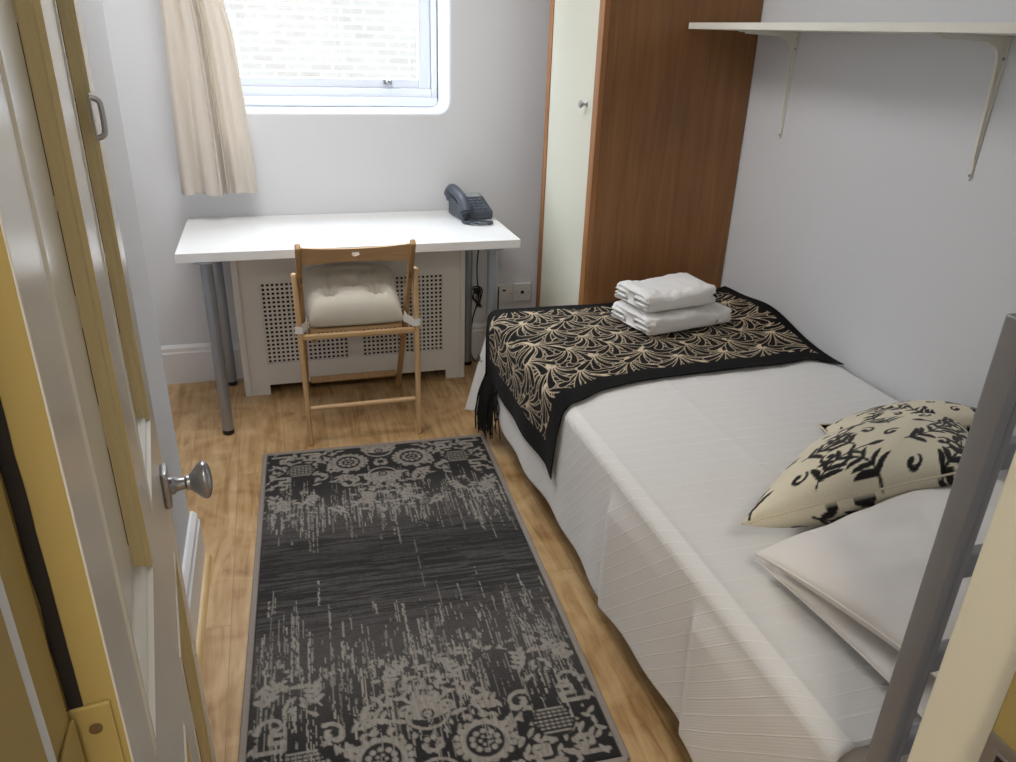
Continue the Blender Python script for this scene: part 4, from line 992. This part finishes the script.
# black throw with feather pattern across the foot
TA0, TA1, TPX = 0.470, 1.695, 0.0028
def throw_near(a): return np.interp(a, [0.45, 0.50, 0.62, 0.715, 0.78, 0.86, 1.0, 1.2, 1.5, 1.62, 1.70], [1.835, 1.835, 1.80, 1.772, 1.80, 1.850, 1.880, 1.897, 1.905, 1.925, 1.845])
T_FAR = 2.585
def throw_pattern():
    BK, BE = LC(13, 12, 13), LC(205, 188, 162)
    w, h = TA1 - TA0, 0.76
    c = Canvas(w, h, TPX, BK); rr = random.Random(21)
    def drop(p, wd, line=0.0021):
        g = lambda t: wd * (0.10 + 0.90 * t ** 1.3)
        c.curve(p, lambda t: g(t) + line, BE); c.curve(p, lambda t: max(0.0003, g(t) - 0.0004) if t > 0.12 else 0.0001, BK)
    def plume(stem, n, l0, w0):
        """curved stem carrying bent drops on both sides, biggest in the middle"""
        k = len(stem)
        for i in range(n):
            t = i / (n - 1); j = min(k - 2, int((0.04 + 0.86 * (1 - t)) * (k - 1))); p = stem[j]; q = stem[j + 1]; a = math.atan2(q[1] - p[1], q[0] - p[0])
            L_ = l0 * (0.62 + 0.5 * math.sin(PI * (0.1 + 0.75 * (1 - t))))
            for s in (1, -1):
                drop(bent(p[0], p[1], a + s * (0.50 + 0.30 * t), L_, -s * 0.26), w0 * L_ / l0)
        c.curve(stem, lambda t: 0.0050 * (1 - t) + 0.0012, BE)
    # rows of fans; every fan spreads curved drops from its root and half covers the row before it
    ny, rowh, colw = 10, 0.088, 0.165
    for ri in range(ny):
        y = -0.02 + ri * rowh; sg = 1 if (ri // 2) % 2 == 0 else -1
        for i in range(10):
            x_ = -0.10 + i * colw + (colw / 2 if ri % 2 else 0) + rr.uniform(-0.02, 0.02); y_ = y + rr.uniform(-0.012, 0.012)
            a0 = (-PI / 2) + sg * rr.uniform(0.45, 0.95); nd = rr.choice((8, 9))
            order = sorted(range(nd), key=lambda q_: -abs(q_ - (nd - 1) / 2))
            for q_ in order:
                f_ = (q_ - (nd - 1) / 2) / ((nd - 1) / 2); a = a0 + f_ * 1.55
                L_ = 0.112 - 0.030 * abs(f_) + rr.uniform(-0.006, 0.006)
                drop(bent(x_ + 0.012 * f_, y_ + 0.004 * abs(f_), a, L_, (0.26 if f_ > 0 else -0.26) * (0.25 + abs(f_))), 0.0128)
            c.curve(bent(x_ - 0.01, y_ + 0.004, a0 + PI, 0.075, 0.2 * sg), lambda t: 0.0075 * (1 - t) + 0.0012, BE)
    H, W = c.a.shape[:2]; yy, xx = np.mgrid[0:H, 0:W] * TPX
    # plain black border
    wob = 0.004 * np.sin(xx * 40) + 0.003 * np.sin(yy * 37)
    ed = np.minimum.reduce([xx - 0.085, yy - 0.080, (h - 0.048) - yy + wob * 0, (w - 0.02) - xx]) + wob
    k = sstep(-0.002, 0.002, ed)[..., None]
    c.a[:] = c.a * k + BK * (1 - k)
    return c.a
tp = throw_pattern(); H, W = tp.shape[:2]
A = np.linspace(TA0, TA1, W)[None, :] + np.zeros((H, 1)); tt = np.linspace(0, 1, H)[:, None]
nb = throw_near(A); kern = np.ones(15) / 15
nb = np.convolve(np.pad(nb[0], 7, 'edge'), kern, 'valid')[None, :] + np.zeros((H, 1))
Bt = nb + (T_FAR - nb) * tt
x, y, z = drape(A, Bt, 0.006)
z = z + 0.004 * np.clip(nz2(A, Bt, 14, 5), -0.6, 1) + 0.002 * np.exp(-tt / 0.03) + 0.0015
x = x - 0.006 * sstep(0.70, 0.60, A) * (1 + nz2(A, Bt, 12, 8))
z = np.where(A < 0.70, z - 0.015 * sstep(0.10, 0.0, tt) * sstep(0.70, 0.50, A), z)
thr = root('throw', (1.1, 2.2, BZ), 'black fringed throw with beige feather pattern across the foot of the bed', 'throw')
c = obj('throw_cloth', grid_mesh('throw_cloth', x, y, z, colors=tp, off=thr.location), MT['throw'], thr, ang=180)
md = c.modifiers.new('thick', 'SOLIDIFY'); md.thickness = 0.003; md.offset = 1
bm = B(); fr = random.Random(4)
for k in range(150):
    if k < 120: yb_ = 2.585 - abs(fr.gauss(0, 0.035))
    else: yb_ = fr.uniform(2.44, 2.60)
    yb_ = min(yb_, 2.592)
    jj = int(np.argmin(abs(Bt[:, 0] - yb_))); p = Vector((x[jj, 0], y[jj, 0], z[jj, 0])); L_ = fr.uniform(0.12, 0.22); dx, dy = fr.uniform(-0.022, 0.010), fr.uniform(-0.02, 0.03)
    if k < 120: dx += -0.012; L_ += 0.02
    zt = max(0.012, p.z - L_)
    tube(bm, spline([p + Vector((0.0, 0, 0.01)), p + Vector((dx * 0.5 - 0.004, dy * 0.4, -L_ * 0.3)), p + Vector((dx, dy * 0.8, -L_ * 0.65)), Vector((p.x + dx + fr.uniform(-.008, .008), p.y + dy, zt))], 4), 0.0021, 5)
for k in range(3):
    p = Vector((x[int(H * 0.99), 0] - 0.004, 2.59 + 0.008 * k, z[int(H * 0.99), 0] + 0.045))
    tube(bm, [p + Vector((-0.006 - 0.004 * k + 0.004 * math.cos(t), 0.012 * math.sin(t * 2) + 0.02, 0.010 * math.sin(t) + 0.006 * k)) for t in np.linspace(0, 2 * PI, 18)], 0.0010, 5, cap=False)
obj('fringe', bm, MT['fringe'], thr)

# ------------------------------------------------------------------ pillows and cushions
def pillow_arrays(n, w, d, h, pinch=0.05, pw=0.45, seed=0, wr=0.004, sag=0.0):
    u = np.linspace(-1, 1, n)[None, :] + np.zeros((n, 1)); v = u.T.copy()
    # squeeze samples toward the rim so that the seam is crisp
    u = np.sin(u * PI / 2) * 0.35 + u * 0.65; v = np.sin(v * PI / 2) * 0.35 + v * 0.65
    X = u * w / 2 * (1 - pinch * (1 - v ** 2) * (np.abs(u) ** 1.5)); Yv = v * d / 2 * (1 - pinch * (1 - u ** 2) * (np.abs(v) ** 1.5))
    pr = np.clip((1 - u ** 2) * (1 - v ** 2), 0, 1) ** pw
    top = h / 2 * pr + wr * nz2(X, Yv, 26, seed) * pr ** 0.5 + wr * 0.5 * nz2(X, Yv, 60, seed + 1) * pr ** 0.5
    bot = -h / 2 * pr
    return u, v, X, Yv, top, bot, pr

def pillow_obj(name, part, n, w, d, h, M, m, lab, cat, group=None, pattern=None, seed=0, piping=None, pinch=0.05, pw=0.45, wr=0.004, flatten=None, bend=None, shear=0.0):
    u, v, X, Yv, top, bot, pr = pillow_arrays(n, w, d, h, pinch, pw, seed, wr)
    X = X + shear * (v + 1)
    r = root(name, M.translation, lab, cat, group)
    R3 = np.array(M.to_3x3())
    def place(X, Y, Z):
        if bend is not None: Z = Z + bend(X, Y)
        P = np.stack([X, Y, Z], -1) @ R3.T + np.array(M.translation)
        if flatten is not None: P[..., 2] = flatten(P[..., 0], P[..., 1], P[..., 2])
        return P
    PT, PB = place(X, Yv, top), place(X, Yv, bot)
    N = n * n; idx = np.arange(N).reshape(n, n); rim = np.zeros((n, n), bool); rim[0] = rim[-1] = True; rim[:, 0] = rim[:, -1] = True
    idb = np.where(rim, idx, 0); idb[~rim] = N + np.arange((~rim).sum())
    co = np.concatenate([PT.reshape(-1, 3), PB[~rim]])
    q1 = np.stack([idx[:-1, :-1], idx[:-1, 1:], idx[1:, 1:], idx[1:, :-1]], -1).reshape(-1, 4)
    q2 = np.stack([idb[:-1, :-1], idb[1:, :-1], idb[1:, 1:], idb[:-1, 1:]], -1).reshape(-1, 4)
    q = np.concatenate([q1, q2]); me = bpy.data.meshes.new(part); loc = np.array(M.translation)
    me.vertices.add(len(co)); me.vertices.foreach_set('co', (co - loc).astype(np.float32).ravel())
    me.loops.add(q.size); me.loops.foreach_set('vertex_index', q.ravel().astype(np.int32)); me.polygons.add(len(q)); me.polygons.foreach_set('loop_start', np.arange(0, q.size, 4, dtype=np.int32))
    me.update(calc_edges=True); me.validate()
    if pattern is not None:
        at = me.color_attributes.new('pattern', 'FLOAT_COLOR', 'POINT'); PTN, PBN = pattern
        def samp(Pn):
            Hh, Ww = Pn.shape[:2]; i = np.clip(((v + 1) / 2 * (Hh - 1)).round().astype(int), 0, Hh - 1); j = np.clip(((u + 1) / 2 * (Ww - 1)).round().astype(int), 0, Ww - 1); return Pn[i, j]
        c4 = np.ones((len(co), 4), np.float32); c4[:N, :3] = samp(PTN).reshape(-1, 3); c4[N:, :3] = samp(PBN)[~rim]; at.data.foreach_set('color', c4.ravel())
    obj(part, me, m, r, ang=180)
    if piping:
        loop = np.concatenate([PT[0], PT[1:, -1], PT[-1, ::-1][1:], PT[::-1, 0][1:]])[::2]
        bm = B(); tube(bm, [tuple(p) for p in loop] + [tuple(loop[0])], piping[0], 7, cap=False); obj('piping', bm, piping[1], r)
    return r

def damask(seed, w=0.45):
    CR, BK = LC(232, 224, 200), LC(20, 18, 19); c = Canvas(w, w, 0.0024, CR); rr = random.Random(seed)
    def lf(x, y, a, L_, wd, bd): c.curve(bent(x, y, a, L_, bd), lambda t: wd * math.sin(PI * min(1, 0.06 + t * 0.92)) ** 0.8 + 0.0003, BK)
    def sprig(x, y, a, L_, bend, n=6, sc=1.0):
        p = bent(x, y, a, L_, bend); c.curve(p, lambda t: 0.0022, BK)
        for i in range(n):
            j = int(1 + i * (len(p) - 3) / n); q, q2 = p[j], p[j + 1]; b = math.atan2(q2[1] - q[1], q2[0] - q[0]); l = (0.054 - 0.020 * i / n) * sc
            for s in (1, -1): lf(q[0], q[1], b + s * 0.92, l, 0.0070 * sc * (1 - 0.35 * i / n), s * 0.14)
        lf(p[-1][0], p[-1][1], math.atan2(p[-1][1] - p[-2][1], p[-1][0] - p[-2][0]), 0.036 * sc, 0.008 * sc, 0)
    def curl(x, y, a, r, s):
        pts = [(x + r * (1 - .7 * t) * math.cos(a + s * 5 * t), y + r * (1 - .7 * t) * math.sin(a + s * 5 * t)) for t in np.linspace(0, 1, 24)]
        c.curve(pts, lambda t: 0.002 + 0.003 * t, BK); c.dot(*pts[-1], 0.0075, BK)
    k = 0.118
    for iy in range(5):
        for ix in range(5):
            x = (ix + 0.5 * (iy % 2)) * k + 0.02 + rr.uniform(-.012, .012); y = iy * 0.105 + rr.uniform(-.012, .012); a = (0.9 if (ix + iy) % 2 else 2.2) + rr.uniform(-0.4, 0.4)
            sprig(x, y, a, 0.120, rr.choice((-1, 1)) * 0.24, 4, 0.86)
            curl(x + 0.055 * math.cos(a + 1.6), y + 0.055 * math.sin(a + 1.6), a, 0.018, rr.choice((-1, 1)))
    return c.a
def TRS(x, y, z, rz=0, rx=0, ry=0): return Matrix.Translation((x, y, z)) @ Matrix.Rotation(rz, 4, 'Z') @ Matrix.Rotation(ry, 4, 'Y') @ Matrix.Rotation(rx, 4, 'X')
floor_bed = lambda lo: (lambda X, Y, Z: np.maximum(Z, lo))
# two white pillows at the head, one on the other
pillow_obj('pillow', 'pillow_case', 70, 0.68, 0.40, 0.075, TRS(1.175, 0.842, BZ + 0.040, math.radians(5)), MT['linen'], 'plain white pillow lying flat on the bed beneath another white pillow', 'pillow', None, None, 3, (0.0020, MT['linen']), 0.03, 0.40, 0.003, floor_bed(BZ + 0.008))
pillow_obj('pillow', 'pillow_case', 90, 0.66, 0.40, 0.120, TRS(1.153, 0.850, BZ + 0.097, math.radians(13), math.radians(-2)), MT['linen'], 'plain white pillow on top, with the printed cushion leaning on its far edge', 'pillow', None, None, 7, (0.0020, MT['linen']), 0.05, 0.44, 0.011, floor_bed(BZ + 0.078))
d1, d2, d3, d4 = damask(3), damask(8), damask(14), damask(19)
pipe = mat('cream_piping', rgb(222, 212, 186), 0.8)
def rest(X, Y, Z):
    q = Y - 0.23 * (X - 1.1)
    return np.maximum(Z, BZ + 0.012 + (0.085 - 0.035 * sstep(1.0, 0.8, X)) * sstep(1.12, 1.01, q))
pillow_obj('cushion', 'cushion_cover', 190, 0.55, 0.42, 0.185, TRS(1.060, 1.215, BZ + 0.056, math.radians(1), math.radians(-24), math.radians(-4)), MT['print'], 'cream cushion with black leaf print lying against the white pillows', 'cushion', None, (d1, d2), 4, (0.0026, pipe), 0.06, 0.44, 0.004, rest, None, 0.225)
pillow_obj('cushion', 'cushion_cover', 180, 0.37, 0.29, 0.125, TRS(1.462, 1.375, BZ + 0.056, math.radians(-3), math.radians(-27), math.radians(-4)), MT['print'], 'cream and black leaf print cushion farther back, touching the right wall', 'cushion', None, (d3, d4), 6, (0.0026, pipe), 0.06, 0.42, 0.004, floor_bed(BZ + 0.012), None, 0.028)

# ------------------------------------------------------------------ folded towels
def towel(w, d, h, folds, x, y, z, rz, lab, seed):
    """a thick folded slab: one soft rounded fold along the front, the folded layers showing at the short ends"""
    r = root('towel', (x, y, z), lab, 'towel', None)
    M = TRS(x, y, z, rz); bm = B(); nu, na = 64, 56; rows = []
    for j in range(nu):
        u = -1 + 2 * j / (nu - 1); row = []
        e_ = 1.0 if abs(u) < 0.88 else max(0.0, 1 - ((abs(u) - 0.88) / 0.12) ** 2.6)
        for k in range(na):
            a = 2 * PI * k / na; ca, sa = math.cos(a), math.sin(a)
            yv = math.copysign(abs(ca) ** 0.40, ca); zv = math.copysign(abs(sa) ** 0.55, sa)
            yv *= 1 - 0.06 * (1 - e_); hz = zv * (0.62 + 0.38 * e_)
            lay = abs(math.sin(PI * folds * (zv * 0.5 + 0.5))) ** 0.6
            ex = 0.020 * lay * (1 if abs(u) > 0.93 else 0) * (1 + 0.5 * mnoise.noise((yv * 2, zv * 3, seed)))
            sag = 0.009 * mnoise.noise((u * 1.8 + seed, yv * 1.6, 0.3)) + 0.005 * mnoise.noise((u * 5, yv * 3.5, seed))
            px_ = u * (w / 2 - 0.012) + math.copysign(ex, u) + 0.005 * mnoise.noise((yv * 1.5, seed, zv))
            py_ = yv * d / 2 * (1 + 0.02 * mnoise.noise((u * 3, zv * 2, seed + 3)))
            pz_ = h / 2 + hz * h / 2 + (sag * e_ + 0.006 * math.cos(u * 2.4 + seed) if sa > 0 else 0.0)
            row.append(bm.verts.new(M @ Vector((px_, py_, max(0.0, pz_)))))
        rows.append(row)
    for a_, b_ in zip(rows, rows[1:]):
        for k in range(na): bm.faces.new((a_[k], a_[(k + 1) % na], b_[(k + 1) % na], b_[k]))
    for rw, sg in ((rows[0], -1), (rows[-1], 1)):
        # end caps: grooves between the layers
        prev = rw
        for f_ in (0.8, 0.55, 0.28):
            ring_ = []
            for k, v_ in enumerate(rw):
                lo = M.inverted() @ v_.co
                zz_ = (lo.z - h / 2) * (1.0 if f_ > 0.9 else 1.0); lay = abs(math.sin(PI * folds * (zz_ / h + 0.5))) ** 0.6
                ring_.append(bm.verts.new(M @ Vector((sg * (w / 2 - 0.012 + 0.020 * lay), lo.y * f_, h / 2 + zz_ * (0.97 if f_ == 0.8 else 0.96)))))
            for k in range(na): bm.faces.new((prev[k], prev[(k + 1) % na], ring_[(k + 1) % na], ring_[k]))
            prev = ring_
        for k in range(1, na // 2): 
            a0, a1, b1, b0 = prev[k % na], prev[(k + 1) % na], prev[(na - k - 1) % na], prev[(na - k) % na]
            if len({a0, a1, b1, b0}) == 4: bm.faces.new((a0, a1, b1, b0))
    obj('terry_cloth', bm, MT['terry'], r, ang=180)
    return r
TZ = BZ + 0.012
towel(0.360, 0.230, 0.074, 4, 1.325, 2.330, TZ, math.radians(11), 'larger folded white bath towel under the smaller one on the black throw', 1)
towel(0.285, 0.200, 0.074, 4, 1.288, 2.324, TZ + 0.078, math.radians(9), 'smaller folded white towel on top of the towel stack on the bed', 4)

# ------------------------------------------------------------------ grey ladder rack by the head of the bed
rk = root('ladder_rack', (0.92, 0.52, 0), 'grey metal ladder rack standing by the white doorway jamb and bed head', 'rack')
for x in (0.676, 1.16):
    bm = B(); box(bm, x - 0.013, x + 0.003, 0.506, 0.534, 0.0, 1.247); tube(bm, [(x + 0.012, 0.515, 0.0), (x + 0.012, 0.515, 1.240)], 0.0075, 16); box(bm, x + 0.0035, x + 0.018, 0.520, 0.533, 0.0, 1.240)
    po = obj('post', bm, MT['rackmetal'], rk, bevel=0.003, seg=3, ang=40)
    bm = B(); box(bm, x + 0.0025, x + 0.006, 0.512, 0.528, 0.004, 1.238); obj('groove', bm, MT['rackdark'], po, smooth=False)
for k in range(8):
    z = 1.088 - 0.1417 * k
    bm = B(); beam(bm, (0.685, 0.528, z), (1.150, 0.528, z), 0.022, 0.032); obj('rung', bm, MT['rackmetal'], rk, bevel=0.006, seg=3)

# ------------------------------------------------------------------ light
w = bpy.data.worlds.new('sky'); SC.world = w; w.use_nodes = True
nt = w.node_tree; bg = nt.nodes['Background']; bg.inputs['Color'].default_value = (0.82, 0.915, 1.0, 1); bg.inputs['Strength'].default_value = 16.0
def light(name, typ, loc, energy, col, rot=None, **k):
    l = bpy.data.lights.new(name, typ); l.energy = energy; l.color = col
    for a, b in k.items(): setattr(l, a, b)
    o = bpy.data.objects.new(name, l); COL.objects.link(o); o.location = loc
    if rot: o.rotation_euler = rot
    return o
po = light('window_portal', 'AREA', ((OX0 + OX1) / 2, 3.70, (OZ0 + OZ1) / 2), 1.0, (1, 1, 1), (-PI / 2, 0, 0), shape='RECTANGLE', size=1.0, size_y=1.0); po.data.cycles.is_portal = True
light('ceiling_fill', 'AREA', (0.0, 2.35, CEIL - 0.03), 19.0, (1.0, 0.97, 0.94), (0, 0, 0), shape='DISK', size=0.9)  # added fill light, no visible fitting; brightens the room from above
light('hall_lamp', 'AREA', (-0.10, -0.75, CEIL - 0.04), 22.0, (1.0, 0.91, 0.76), (0, 0, 0), shape='DISK', size=0.35)

# ------------------------------------------------------------------ camera
ch_, yaw, pitch, roll, fpx = 1.479, 0.2995, 0.4276, 0.0336, 767.4
f = Vector((math.sin(yaw) * math.cos(pitch), math.cos(yaw) * math.cos(pitch), -math.sin(pitch))); r = Vector((math.cos(yaw), -math.sin(yaw), 0)); u = r.cross(f)
r2 = r * math.cos(roll) + u * math.sin(roll); u2 = -r * math.sin(roll) + u * math.cos(roll)
cam = bpy.data.cameras.new('camera'); co = bpy.data.objects.new('camera', cam); COL.objects.link(co)
co.matrix_world = Matrix(((r2.x, u2.x, -f.x, 0), (r2.y, u2.y, -f.y, 0), (r2.z, u2.z, -f.z, ch_), (0, 0, 0, 1)))
cam.sensor_width = 36.0; cam.sensor_fit = 'HORIZONTAL'; cam.lens = fpx * 36.0 / 1016.0; cam.clip_start = 0.02; cam.clip_end = 60
SC.camera = co
SC.view_settings.view_transform = 'Standard'; SC.view_settings.look = 'None'; SC.view_settings.exposure = 0.0
